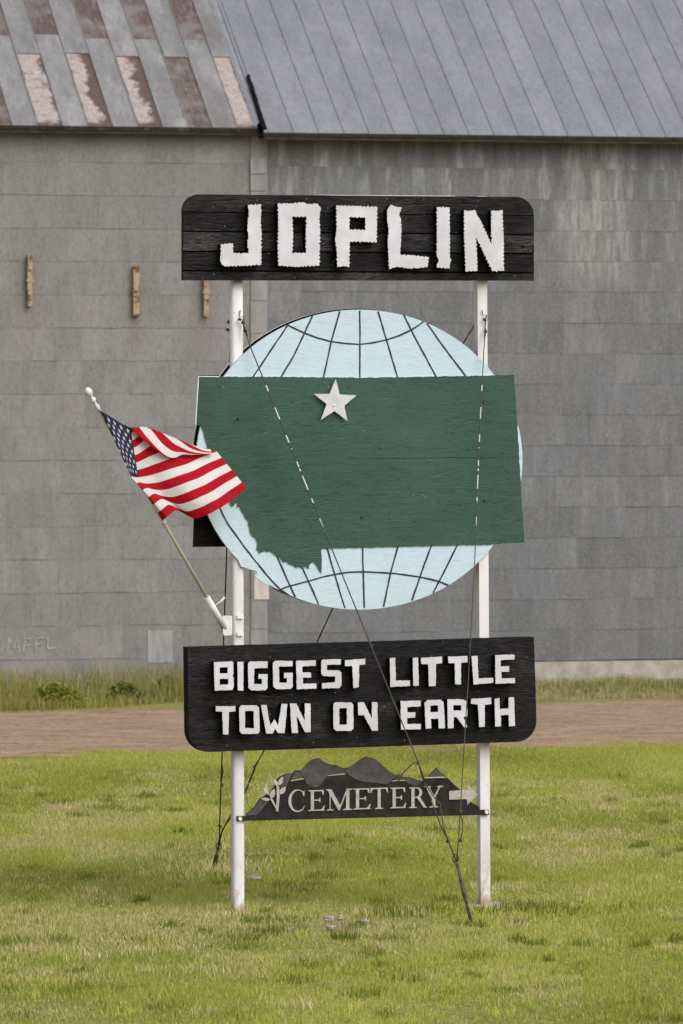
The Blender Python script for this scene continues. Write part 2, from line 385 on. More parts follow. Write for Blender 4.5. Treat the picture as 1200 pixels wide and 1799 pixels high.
def fill_loops(loops, th):
    """extruded flat shape (holes allowed) from 2-D loops -> list of verts/faces in (x, z, depth)"""
    cu = bpy.data.curves.new('tmp', 'CURVE'); cu.dimensions = '2D'; cu.fill_mode = 'BOTH'; cu.extrude = th/2
    for lp in loops:
        sp = cu.splines.new('POLY'); sp.points.add(len(lp)-1); sp.use_cyclic_u = True
        for q, (x, z) in zip(sp.points, lp): q.co = (x, z, 0, 1)
    ob = bpy.data.objects.new('tmp', cu); COL.objects.link(ob)
    dg = bpy.context.evaluated_depsgraph_get(); me = bpy.data.meshes.new_from_object(ob.evaluated_get(dg))
    bpy.data.objects.remove(ob); bpy.data.curves.remove(cu)
    return me
def plate_mesh(pl, loops, off, th, wob=0.0, step=0.0, px=True, scal=0.0):
    """board/letter cut to the traced loops, front face at distance off in front of the plane, th thick"""
    L = []
    for lp in loops:
        if px: q = [pl.loc(x, y, off) for x, y in lp]; q = [(v.x, v.z) for v in q]
        else: q = list(lp)
        if wob:
            r = []
            for i in range(len(q)):
                a, b = Vector(q[i]), Vector(q[(i+1) % len(q)]); d = b-a; n = max(1, int(d.length/step))
                nn = Vector((-d.y, d.x)).normalized() if d.length else Vector((0, 0))
                ph = random.uniform(0, 6)
                for k in range(n):
                    sc = scal*(abs(math.sin(math.pi*k*d.length/n/.031 + ph))*1.6-.9)*random.uniform(.5, 1.2)
                    e = min(1, min(k/n, 1-k/n)*d.length/.035)
                    r.append(tuple(a + d*(k/n) + nn*(random.uniform(-wob, wob) - sc)*e))
            q = r
        L.append(q)
    me = fill_loops(L, th)
    for v in me.vertices:
        x, z, d = v.co
        v.co = (x, -(off - th/2) - d, z)      # curve +z (front) -> local -y
    for p in me.polygons: p.use_smooth = False
    bm = bmesh.new(); bm.from_mesh(me); bmesh.ops.remove_doubles(bm, verts=bm.verts, dist=1e-5)
    bmesh.ops.recalc_face_normals(bm, faces=bm.faces); bm.to_mesh(me); bm.free()
    return me
def plate(name, pl, loops, off, th, mats, parent, wob=0.0, step=0.0, px=True, soften=0.0):
    me = plate_mesh(pl, loops, off, th, wob, step, px)
    o = link(name, me, mats, parent)
    if isinstance(mats, (list, tuple)) and len(mats) > 1:
        for p in me.polygons: p.material_index = 0 if p.normal.y < -.7 else 1
    return o
def join_meshes(name, mes, mats, parent):
    bm = bmesh.new()
    for m in mes: bm.from_mesh(m)
    for m in mes: bpy.data.meshes.remove(m)
    return from_bm(name, bm, mats, parent)
def vnoise(x, y, scale, seed=0):
    rs = np.random.RandomState(seed); g = rs.rand(256, 256)
    x = x*scale; y = y*scale; xi = np.floor(x).astype(int); yi = np.floor(y).astype(int)
    fx = x-xi; fy = y-yi; fx = fx*fx*(3-2*fx); fy = fy*fy*(3-2*fy)
    s = lambda a, b: g[a % 256, b % 256]
    return (s(xi,yi)*(1-fx)+s(xi+1,yi)*fx)*(1-fy) + (s(xi,yi+1)*(1-fx)+s(xi+1,yi+1)*fx)*fy
def blades(name, X, Y, H, W, colr, mat, bend=.35, Z=0.0, clumps=None):
    """many grass blades as one mesh: two-segment leaning blades"""
    n = len(X); th = np.random.rand(n)*2*np.pi; la = np.random.rand(n)*2*np.pi
    dx, dy = np.cos(th)*W/2, np.sin(th)*W/2
    lx, ly = np.cos(la)*H*bend*np.random.rand(n), np.sin(la)*H*bend*np.random.rand(n)
    co = np.zeros((n, 5, 3), dtype=np.float32)
    co[:,0] = np.stack([X-dx, Y-dy, np.full(n, -.01)+Z], 1); co[:,1] = np.stack([X+dx, Y+dy, np.full(n, -.01)+Z], 1)
    co[:,2] = np.stack([X+dx*.75+lx*.3, Y+dy*.75+ly*.3, H*.55+Z], 1); co[:,3] = np.stack([X-dx*.75+lx*.3, Y-dy*.75+ly*.3, H*.55+Z], 1)
    co[:,4] = np.stack([X+lx, Y+ly, H*.98+Z], 1)
    me = bpy.data.meshes.new(name); me.vertices.add(n*5); me.vertices.foreach_set('co', co.ravel())
    base = (np.arange(n)*5)[:,None]
    li = (base + np.array([[0,1,2,3,3,2,4]])).ravel().astype(np.int32)
    me.loops.add(n*7); me.loops.foreach_set('vertex_index', li)
    me.polygons.add(n*2)
    ls = ((np.arange(n)*7)[:,None] + np.array([[0,4]])).ravel().astype(np.int32)
    me.polygons.foreach_set('loop_start', ls)
    me.update(calc_edges=True)
    a = me.color_attributes.new('col', 'FLOAT_COLOR', 'POINT')
    c = np.ones((n, 5, 4), dtype=np.float32); c[:,:,:3] = colr[:,None,:]
    a.data.foreach_set('color', c.ravel())
    return link(name, me, mat)

# ------------------------------------------------------------------ the ground, road
BP = Plane(600, 77.0, R(15))              # the long warehouse wall
SP = Plane(635, 45.0, R(19.5))            # the town sign
def sheet(name, loop, z, mat, rag=0):
    bm = bmesh.new(); vs = [bm.verts.new((x, y, z)) for x, y in loop]; bm.faces.new(vs)
    bmesh.ops.recalc_face_normals(bm, faces=bm.faces)
    o = from_bm(name, bm, mat); o['kind'] = 'structure'
    if o.data.polygons[0].normal.z < 0: o.data.flip_normals()
    return o
sheet('lawn_ground', [(-600, -200), (600, -200), (600, 1200), (-600, 1200)], 0.0, ground_mat())
def along(s, off):                        # world point s metres along the wall, off metres in front of it
    p = BP.o + BP.u*s + BP.n*off; return (p.x, p.y)
near = [along(s, 12.75 + .22*math.sin(s*1.7) + random.uniform(-.14, .14)) for s in np.arange(-60, 60, .35)]
far = [along(s, 4.3 + .25*math.sin(s*1.1+1) + random.uniform(-.15, .15)) for s in np.arange(60, -60, -.35)]
sheet('dirt_road', near + far, .012, road_mat())

# ------------------------------------------------------------------ the warehouse
barn = empty('metal_warehouse', BP.o, BP.yaw)
tag(barn, 'long grey sheet-metal warehouse with patched sloping roof behind the sign', 'warehouse')
def bq(px, py, off=0.0): return BP.loc(px, py, off)
RAILS = [(bq(52, 493).x, bq(52, 493).z), (bq(239, 512).x, bq(239, 512).z), (bq(362, 515).x, bq(362, 515).z)]
UJ = bq(455, 500).x                       # where the two halves meet
ZL = bq(228, 231).z; ZR = bq(830, 245).z  # top of the two wall halves
def wall_section(name, u0, u1, ztop, row, mat, zbot, var, seed):
    rnd = random.Random(seed); bm = bmesh.new(); cols = []
    z = ztop; first = True
    while z > zbot + .01:
        h = row * (1.04 if first else 1); zb0 = max(zbot, z - h); first = False
        u = u0 + rnd.uniform(0, .3) - .3; rowc = rnd.uniform(1-var*.5, 1+var*.5)
        while u < u1:
            w_ = rnd.choice((.34, .34, .34, .35, .68)); ua, ub = max(u, u0), min(u + w_, u1)
            if ub > ua + .01:
                c = rowc*rnd.uniform(1-var, 1+var); tint = rnd.uniform(-.02, .02)
                zb = zb0 + rnd.uniform(-.006, .006); lip = rnd.uniform(.0025, .0075); o2 = rnd.uniform(0, .003)
                a = [bm.verts.new(p) for p in ((ua, -lip-o2, zb-.006), (ub, -lip-o2, zb-.006), (ub, -o2, z), (ua, -o2, z))]
                b = [bm.verts.new(p) for p in ((ua, -o2+.004, zb-.006), (ub, -o2+.004, zb-.006))]
                bm.faces.new(a); bm.faces.new((b[0], b[1], a[1], a[0])); bm.faces.new((b[0], a[0], a[3])); bm.faces.new((a[1], b[1], a[2]))
                cols += [(c*(1+tint), c, c*(1-tint))]*4
            u += w_
        z = zb0
    # solid core behind the sheets
    bm_box(bm, u0, u1, .02, .20, zbot, ztop); cols += [(.6, .6, .6)]*6
    o = from_bm(name, bm, mat, barn); set_pc(o.data, cols); return o
wall_section('wall', -22, UJ, ZL+.05, .447, wall_mat('left_wall_sheets', (.155, .154, .148, 1), (.200, .197, .189, 1), (.218, .207, .197, 1), False), -.1, .085, 3)
wall_section('wall', UJ+.004, 24, ZR+.05, .424, wall_mat('right_wall_sheets', (.105, .108, .115, 1), (.144, .147, .156, 1), (.175, .178, .183, 1), True), bq(1000, 1160)  .z, .125, 5)
# concrete plinth under the newer half
bm = bmesh.new(); bm_box(bm, UJ+.03, 24, -.035, .5, -.2, bq(1000, 1160).z - .015)
from_bm('foundation', bm, M['concrete'], barn)
def patch(name, pts, off, mat):
    return plate(name, BP, [pts], off, .002, mat, barn, wob=.006, step=.12)
pm1 = simple('pale_galvanised_sheet', (.215, .215, .215, 1), (.285, .285, .29, 1), 9, .5, stretch=(1, 1, .3))
pm2 = simple('bare_light_board', (.42, .36, .34, 1), (.52, .465, .44, 1), 9, .7, stretch=(1, 1, .3))
pm3 = simple('dull_trim_sheet', (.19, .185, .175, 1), (.25, .245, .235, 1), 6, .6, stretch=(1, 1, .3))
patch('patch_sheet', [(259, 1108), (303, 1107), (303, 1163), (259, 1165)], .0125, pm1)
patch('patch_sheet', [(440, 277), (468, 277), (468, 304), (440, 305)], .042, pm1)
patch('patch_sheet', [(440, 308), (469, 308), (469, 335), (440, 335)], .040, pm3)
patch('patch_sheet', [(447, 985), (473, 985), (473, 1053), (447, 1053)], .040, pm2)
# corner trim strip between the halves
z0 = 0.0
bm = bmesh.new(); ua, ub = bq(440, 700).x, bq(469, 700).x
z = ZL - .05
while z > 0:
    bm_box(bm, ua + random.uniform(-.006, .006), ub, -random.uniform(.024, .032), .0, max(0, z-.44), z); z -= .447
from_bm('corner_trim', bm, pm3, barn)
for (a, b, c, d) in ((47, 448, 57, 538), (233, 468, 245, 556), (357, 472, 367, 556)):
    p, q = bq(a, b, .05), bq(c, d, .05); bm = bmesh.new()
    bm_box(bm, p.x+.006, q.x-.008, -.085, -.012, q.z, p.z); zm = (p.z+q.z)/2
    bm_box(bm, p.x-.012, q.x+.012, -.095, -.010, zm-.015, zm+.015)
    bmesh.ops.bevel(bm, geom=bm.edges[:], offset=.006, segments=1)
    from_bm('rail', bm, M['rail'], barn)
# ghost of old painted lettering, low on the left
def strokes(name, segs, wpx, off, mat, parent, pl, th=.003):
    mes = []
    for i, seg in enumerate(segs):
        for (x0, y0), (x1, y1) in zip(seg[:-1], seg[1:]):
            d = Vector((x1-x0, y1-y0)); n = Vector((-d.y, d.x)).normalized()*wpx/2; e = d.normalized()*wpx*.3
            lp = [(x0-e.x+n.x, y0-e.y+n.y), (x1+e.x+n.x, y1+e.y+n.y), (x1+e.x-n.x, y1+e.y-n.y), (x0-e.x-n.x, y0-e.y-n.y)]
            mes.append(plate_mesh(pl, [lp], off + len(mes)*.0002, th))
    return join_meshes(name, mes, mat, parent)
gm = simple('worn_white_paint_traces', (.19, .185, .172, 1), (.30, .295, .285, 1), 9, .7, lo=.40, hi=.60)
strokes('faded_lettering', [[(2, 1117), (2, 1148)], [(12, 1150), (16, 1120), (24, 1140), (30, 1119), (34, 1146)],
        [(41, 1147), (43, 1121), (54, 1123), (52, 1133), (43, 1134)], [(62, 1145), (63, 1122), (76, 1120)], [(62, 1132), (72, 1131)],
        [(84, 1120), (84, 1140), (97, 1138)]], 3.2, .0128, gm, barn, BP, .001)

# roofs ------------------------------------------------------------
PITCH = R(36); OVER = .26
def roof_uv(px, py, zeave, over):
    """photo pixel -> (u, distance up the slope) on the roof plane"""
    d = Vector(((px-600)/F, 1.0, (HOR-py)/F)); c = BP.local((0, 0, CAM_H)); dl = Vector((d.dot(BP.u), -d.dot(BP.n), d.z))
    N = Vector((0, -math.sin(PITCH), math.cos(PITCH))); o = Vector((0, -over, zeave))
    t = (o-c).dot(N)/dl.dot(N); p = c + dl*t
    return p.x, (p - o).dot(Vector((0, math.cos(PITCH), math.sin(PITCH))))
def rp(u, d, h, ze, over):                # point on the roof, h above its plane
    return (u, -over + d*math.cos(PITCH) - h*math.sin(PITCH), ze + d*math.sin(PITCH) + h*math.cos(PITCH))
ZE_L = bq(228, 222, OVER).z; ZE_R = bq(830, 236, OVER + .14).z; OV_R = OVER + .14
ULR = roof_uv(449, 221, ZE_L, OVER)[0]    # right end of the old roof at its eave
URL = roof_uv(466, 236, ZE_R, OV_R)[0]
rmL = roof_mat('old_galvanised_roof', (.130, .130, .134, 1), (.205, .205, .208, 1), (.25, .247, .243, 1), True)
rmR = roof_mat('standing_seam_roof', (.142, .147, .172, 1), (.188, .194, .220, 1), (.222, .226, .246, 1))
rmRust = rust_sheet('rusted_roof_sheet', None)
rmPinkA = rust_sheet('peeling_pale_sheet', .95); rmPinkB = rust_sheet('half_peeled_pale_sheet', .55)
LEN = 9.0
# old half: rows of narrow lapped sheets
u65 = roof_uv(64, 216, ZE_L, OVER)[0]; u152 = roof_uv(152, 216, ZE_L, OVER)[0]; cw = (u152-u65)/2
d65 = roof_uv(200, 65, ZE_L, OVER)[1]; d95 = roof_uv(200, 95, ZE_L, OVER)[1]
bm = bmesh.new(); cols = []; uvs = []; rnd = random.Random(11)
bott = {0: 1, 2: 2, 4: 2, 6: 0, 8: 1, -2: 0, -6: 2, -8: 0, -12: 1}      # even columns: bottom sheets
k0 = int((-22-u65)/cw)
kk = k0
while u65 + kk*cw < ULR:
    ua, ub = u65 + kk*cw, min(u65 + (kk+1)*cw, ULR)
    joints = [0.0, (d95 if kk % 2 == 0 else d65) + rnd.uniform(-.05, .05)]
    while joints[-1] < LEN: joints.append(joints[-1] + rnd.choice((2.05, 2.35)))
    for r_ in range(len(joints)-1):
        a, b = joints[r_], min(joints[r_+1], LEN)
        if a >= b: continue
        mi = 0
        if kk % 2 == 0 and r_ == 0 and kk in bott: mi = {0: 1, 1: 2, 2: 3}[bott[kk]]
        if kk % 2 != 0 and r_ == 1 and (kk >= -3 or rnd.random() < .5) and kk <= 7: mi = 1
        h = .004 + .006*((kk+r_) % 2); c = rnd.uniform(.84, 1.12)
        P = [rp(ua+.004, a-.03, h+.010, ZE_L, OVER), rp(ub-.004, a-.03, h+.010, ZE_L, OVER), rp(ub-.004, b, h, ZE_L, OVER), rp(ua+.004, b, h, ZE_L, OVER)]
        Q = [rp(ua+.004, a-.03, 0, ZE_L, OVER), rp(ub-.004, a-.03, 0, ZE_L, OVER)]
        v = [bm.verts.new(p) for p in P]; q = [bm.verts.new(p) for p in Q]
        f = bm.faces.new(v); f.material_index = mi; cols.append((c, c, c)); uvs.append([(0,0,0),(1,0,0),(1,1,0),(0,1,0)])
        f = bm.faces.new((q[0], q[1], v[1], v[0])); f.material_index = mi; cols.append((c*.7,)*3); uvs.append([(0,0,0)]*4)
    # raised lap between columns
    lp = [rp(ub-.011, -.03, 0, ZE_L, OVER), rp(ub-.006, -.03, .026, ZE_L, OVER), rp(ub+.006, -.03, .026, ZE_L, OVER), rp(ub+.011, -.03, 0, ZE_L, OVER)]
    hp = [rp(ub-.011, LEN, 0, ZE_L, OVER), rp(ub-.006, LEN, .026, ZE_L, OVER), rp(ub+.006, LEN, .026, ZE_L, OVER), rp(ub+.011, LEN, 0, ZE_L, OVER)]
    vl = [bm.verts.new(p) for p in lp]; vh = [bm.verts.new(p) for p in hp]
    for i in range(3):
        bm.faces.new((vl[i], vl[i+1], vh[i+1], vh[i])); cols.append((.85,)*3); uvs.append([(0,0,0)]*4)
    kk += 1
def slab(bm, u0, u1, ze, over, top, th, cols, uvs):
    p = [rp(u0, -.02, top, ze, over), rp(u1, -.02, top, ze, over), rp(u1, LEN, top, ze, over), rp(u0, LEN, top, ze, over)]
    q = [rp(u0, -.02, top-th, ze, over), rp(u1, -.02, top-th, ze, over), rp(u1, LEN, top-th, ze, over), rp(u0, LEN, top-th, ze, over)]
    v = [bm.verts.new(x) for x in p]; s = [bm.verts.new(x) for x in q]
    for f in ((v[0],v[1],v[2],v[3]), (s[3],s[2],s[1],s[0]), (s[0],s[1],v[1],v[0]), (s[1],s[2],v[2],v[1]), (s[2],s[3],v[3],v[2]), (s[3],s[0],v[0],v[3])):
        bm.faces.new(f); cols.append((.22, .2, .17) if f[0] is s[0] and f[1] is s[1] else (.8,)*3); uvs.append([(0,0,0)]*4)  # front edge darkened to join the shaded eave line
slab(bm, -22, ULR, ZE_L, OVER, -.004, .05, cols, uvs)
# far slope, so the roof is whole from any side
ridge = rp(0, LEN, 0, ZE_L, OVER)
def back_slope(bm, u0, u1, ze, over, cols, uvs):
    t = rp(0, LEN, .0, ze, over); v = [bm.verts.new(x) for x in ((u0, t[1], t[2]), (u1, t[1], t[2]), (u1, 2*t[1]+over, ze), (u0, 2*t[1]+over, ze))]
    bm.faces.new(v); cols.append((.9,)*3); uvs.append([(0,0,0)]*4)
back_slope(bm, -22, ULR, ZE_L, OVER, cols, uvs)
def finish_roof(name, bm, mats, cols, uvs):
    o = from_bm(name, bm, mats, barn); me = o.data; set_pc(me, cols)
    a = me.attributes.new('uvw', 'FLOAT_VECTOR', 'CORNER')
    for p, uv in zip(me.polygons, uvs):
        for li, t in zip(p.loop_indices, uv + [(0,0,0)]*8): a.data[li].vector = t
    return o
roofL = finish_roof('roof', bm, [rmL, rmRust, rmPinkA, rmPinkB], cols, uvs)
# newer half: standing seams
bm = bmesh.new(); cols = []; uvs = []
s1 = roof_uv(1040, 235, ZE_R, OV_R)[0]; s2 = roof_uv(649, 235, ZE_R, OV_R)[0]; sw = (s1-s2)/9
u = s2 - sw*int((s2-URL)/sw)
seam = []
while u < 24: seam.append(u); u += sw
edges = [URL] + seam + [24]
for ua, ub in zip(edges[:-1], edges[1:]):
    c = rnd.uniform(.93, 1.05); d = 0.0
    for _ in range(6):
        e = min(LEN, d + rnd.choice((.9, 1.6, 2.4))) if _ < 5 else LEN
        if e <= d: break
        cc = c*rnd.uniform(.98, 1.02)
        v = [bm.verts.new(x) for x in (rp(ua, d-.02, .0055, ZE_R, OV_R), rp(ub, d-.02, .0055, ZE_R, OV_R), rp(ub, e, .004, ZE_R, OV_R), rp(ua, e, .004, ZE_R, OV_R))]
        bm.faces.new(v); cols.append((cc,)*3); uvs.append([(0,0,0)]*4)
        d = e
for u in seam:
    w2 = .006; hh = .014
    lp = [rp(u-w2, -.03, 0, ZE_R, OV_R), rp(u-w2, -.03, hh, ZE_R, OV_R), rp(u+w2, -.03, hh, ZE_R, OV_R), rp(u+w2, -.03, 0, ZE_R, OV_R)]
    hp = [rp(u-w2, LEN, 0, ZE_R, OV_R), rp(u-w2, LEN, hh, ZE_R, OV_R), rp(u+w2, LEN, hh, ZE_R, OV_R), rp(u+w2, LEN, 0, ZE_R, OV_R)]
    vl = [bm.verts.new(p) for p in lp]; vh = [bm.verts.new(p) for p in hp]
    for i in range(3):
        bm.faces.new((vl[i], vl[i+1], vh[i+1], vh[i])); cols.append((.80,)*3); uvs.append([(0,0,0)]*4)
    bm.faces.new((vl[3], vl[2], vl[1], vl[0])); cols.append((.6,)*3); uvs.append([(0,0,0)]*4)
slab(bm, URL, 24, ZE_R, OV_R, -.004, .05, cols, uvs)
back_slope(bm, URL, 24, ZE_R, OV_R, cols, uvs)
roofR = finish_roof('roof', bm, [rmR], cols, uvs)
# valley flashing filling the joint above the step, with its pale sealant smear and a black strip painted in for the shadow gap at the eave
bm = bmesh.new()
v = [bm.verts.new(x) for x in (rp(ULR-.03, .0, .022, ZE_L, OVER), rp(URL+.05, .16, .026, ZE_L, OVER), rp(URL+.05, LEN, .026, ZE_L, OVER), rp(ULR-.03, LEN, .022, ZE_L, OVER))]
bm.faces.new(v)
o = from_bm('flashing', bm, rmR, barn); set_pc(o.data, [(1.12,)*3])
def roof_poly(name, pts, h, mat, ze, over, th=.004, wob=.02):
    q = [roof_uv(x, y, ze, over) for x, y in pts]; r = []
    for i in range(len(q)):
        a, b = Vector(q[i]), Vector(q[(i+1) % len(q)]); d = b-a; n = max(1, int(d.length/.08))
        for k in range(n): r.append(a + d*(k/n) + Vector((random.uniform(-wob, wob), random.uniform(-wob, wob))))
    bm = bmesh.new(); t = [bm.verts.new(rp(p.x, p.y, h, ze, over)) for p in r]; s = [bm.verts.new(rp(p.x, p.y, h-th, ze, over)) for p in r]
    f = bm.faces.new(t); n = len(r)
    for i in range(n): bm.faces.new((s[i], s[(i+1) % n], t[(i+1) % n], t[i]))
    bmesh.ops.triangulate(bm, faces=[f]); bmesh.ops.recalc_face_normals(bm, faces=bm.faces)
    return from_bm(name, bm, mat, barn)
seal = simple('smeared_pale_sealant', (.21, .215, .235, 1), (.43, .42, .415, 1), 3.2, .7, lo=.40, hi=.56)
roof_poly('sealant', [(410, 34), (440, 33), (449, 58), (444, 66), (452, 98), (458, 120), (449, 116), (438, 95), (430, 68), (416, 56)], .036, seal, ZE_L, OVER)
roof_poly('gap_shade_strip', [(432, 140), (437, 138), (467, 232), (460, 232)], .075, M['black_flat'], ZE_L, OVER, .06, .004)
# fascia boards, coloured dark for the shade under the eaves
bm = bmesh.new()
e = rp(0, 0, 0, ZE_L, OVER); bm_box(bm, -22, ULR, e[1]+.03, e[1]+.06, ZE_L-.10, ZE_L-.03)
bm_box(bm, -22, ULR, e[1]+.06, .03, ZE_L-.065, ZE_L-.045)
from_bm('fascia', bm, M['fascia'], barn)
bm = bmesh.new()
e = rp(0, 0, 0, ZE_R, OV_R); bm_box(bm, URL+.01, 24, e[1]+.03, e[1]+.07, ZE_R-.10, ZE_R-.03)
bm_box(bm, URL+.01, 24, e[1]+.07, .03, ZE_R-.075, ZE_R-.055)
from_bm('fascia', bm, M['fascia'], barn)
# gable ends and rear wall close the building
bm = bmesh.new(); yb = 2*rp(0, LEN, 0, ZE_L, OVER)[1]
zr = rp(0, LEN, -.1, ZE_L, OVER)[2]
bm_box(bm, -21.8, 23.8, yb-.2, yb, -.1, ZL)
for u in (-21.9, 23.7):
    a = [bm.verts.new((u, y, z)) for y, z in ((.03, -.1), (yb-.2, -.1), (yb-.2, ZL), (yb/2, zr), (.03, ZL-.1))]
    b = [bm.verts.new((u+.18, y, z)) for y, z in ((.03, -.1), (yb-.2, -.1), (yb-.2, ZL), (yb/2, zr), (.03, ZL-.1))]
    bm.faces.new(a); bm.faces.new(b[::-1])
    for i in range(5): bm.faces.new((a[i], b[i], b[(i+1) % 5], a[(i+1) % 5]))
bmesh.ops.recalc_face_normals(bm, faces=bm.faces)
o = from_bm('rear_wall', bm, bpy.data.materials['right_wall_sheets'], barn); set_pc(o.data, [(1, 1, 1)]*len(o.data.polygons))

# ------------------------------------------------------------------ the town sign
sign = empty('town_sign', SP.o, SP.yaw)
tag(sign, 'tall town welcome sign with black boards, pale globe and green state map on white posts', 'sign')
def s_(px, py, off=0.0): return SP.loc(px, py, off)
# posts: round on the left, square on the right
a, b = s_(414.5, 360), s_(418, 1606); PR = .049
bm = bmesh.new(); rings = []
for zz, xx in ((-.4, b.x), (a.z/2, (a.x+b.x)/2), (a.z, a.x)):
    rg = []
    for k in range(32):
        t = 2*math.pi*k/32; cx_, sx_ = math.cos(t), math.sin(t)
        rg.append(bm.verts.new((xx + PR*math.copysign(abs(cx_)**.62, cx_), PR*math.copysign(abs(sx_)**.62, sx_), zz)))
    rings.append(rg)
for q in range(2):
    for k in range(32): bm.faces.new((rings[q][k], rings[q][(k+1) % 32], rings[q+1][(k+1) % 32], rings[q+1][k])).smooth = True
bm.faces.new(rings[2]); bmesh.ops.recalc_face_normals(bm, faces=bm.faces)
from_bm('post', bm, M['post'], sign)
c, d = s_(843.5, 345), s_(850.5, 1592); PH = .041
bm = bmesh.new(); fs = bm_box(bm, -PH, PH, -PH, PH, -.4, c.z)
for v in bm.verts: v.co.x += d.x if v.co.z < 0 else c.x
bmesh.ops.bevel(bm, geom=bm.edges[:], offset=.006, segments=2)
from_bm('post', bm, M['post'], sign)

def arc(cx, cy, rx, ry, a0, a1, n=8):
    return [(cx + rx*math.cos(R(a0+(a1-a0)*i/n)), cy - ry*math.sin(R(a0+(a1-a0)*i/n))) for i in range(n+1)]
# --- name board: five planks on a backing
OFF1 = .122
def ex(x, yl, yr): return yl + (yr-yl)*(x-322)/616.0
rows = [((341, 346), (370.8, 376.8)), ((373.4, 379.4), (404.8, 410.8)), ((407.6, 413.6), (440.2, 444.0)), ((443.0, 446.8), (474.2, 477.8)), ((477.2, 480.8), (492.5, 493))]
mes = []; pcs = []
for i, (t, bt) in enumerate(rows):
    if i == 0:
        lp = [(322, 371.5)] + arc(350, 370, 28, 28.6, 180, 90, 9) + arc(906, 378, 32, 32.2, 90, 0, 9) + [(938, 378)]
        lp[1] = (322, 368)
    else: lp = [(322, t[0]), (938, t[1]), (938.5, bt[1]), (322, bt[0])]
    mes.append(plate_mesh(SP, [lp], OFF1 - random.uniform(0, .012), .022)); pcs += [(1.15, 1.0, 1.7, .8, 1.4)[i]]*len(mes[-1].polygons)
back = [(322, 492)] + [(322, 368)] + arc(350, 370, 28, 28, 180, 90, 9)[1:] + arc(906, 378, 32, 31, 90, 0, 9) + [(938, 492)]
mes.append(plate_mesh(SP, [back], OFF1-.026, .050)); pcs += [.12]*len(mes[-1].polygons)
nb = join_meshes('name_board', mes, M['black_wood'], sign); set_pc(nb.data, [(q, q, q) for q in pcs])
nb['label'] = 'upper board of black planks with ragged white letters'
# sliver of capping along the top edge
plate('edge_strip', SP, [[(560, 342.2), (700, 343.2), (800, 344.0), (800, 344.9), (700, 344.2), (560, 342.9)]], OFF1-.03, .03, M['white_edge'], nb)

def letters(word_polys, off, board, th, wob, step, sx, ox, oy, scal=0.0):
    for loops in word_polys:
        L = [[(x/sx+ox, y/sx+oy) for x, y in lp] for lp in loops]
        me = plate_mesh(SP, L, off+th, .006, wob, step, True, scal)
        # gently dented sheet metal
        o = link('letter', me, [M['white_letter'], M['white_edge']], board)
        for p in me.polygons: p.material_index = 0 if p.normal.y < -.7 else 1
        # dark block the letter is nailed to, a little smaller
        cx = sum(p[0] for p in L[0])/len(L[0]); cy = sum(p[1] for p in L[0])/len(L[0])
        me2 = plate_mesh(SP, L, off+th-.0065, th-.009)
        k = link('letter_block', me2, M['black_flat'], o)
J = [
 [[(283,75),(370,70),(372,120),(368,180),(374,270),(372,380),(372,470),(250,477),(130,480),(110,462),(100,440),(105,400),(105,335),(185,328),(187,392),(290,392),(280,330),(288,280),(280,240),(283,180),(290,120)]],
 [[(480,65),(570,65),(650,57),(680,70),(740,65),(765,95),(755,150),(760,250),(757,360),(755,475),(600,484),(485,475),(480,350),(484,200)], [(575,152),(670,152),(666,270),(668,392),(575,392),(582,280)]],
 [[(865,78),(1000,82),(1137,87),(1134,200),(1132,322),(1050,318),(955,318),(952,485),(915,478),(872,485),(870,390),(858,300),(868,240)], [(952,155),(1058,157),(1058,240),(952,238)]]]
letters(J, OFF1, nb, .085, .0022, .0085, 3.75, 360, 340, .0095)
J2 = [
 [[(105,78),(145,92),(185,98),(165,150),(178,180),(182,260),(178,350),(172,430),(250,432),(375,447),(365,515),(300,525),(235,527),(150,515),(95,532),(90,430),(85,350),(92,250),(82,190),(80,120)]],
 [[(430,95),(520,97),(522,250),(522,450),(533,465),(520,500),(520,527),(432,520),(430,500),(445,470),(430,440),(430,300)]],
 [[(622,118),(660,122),(700,115),(712,150),(738,190),(815,355),(812,240),(812,120),(850,122),(893,115),(900,300),(903,543),(820,545),(760,420),(705,305),(712,420),(715,545),(632,548),(628,420),(622,300)]]]
letters(J2, OFF1, nb, .085, .0022, .0085, 4.0, 660, 340, .0088)

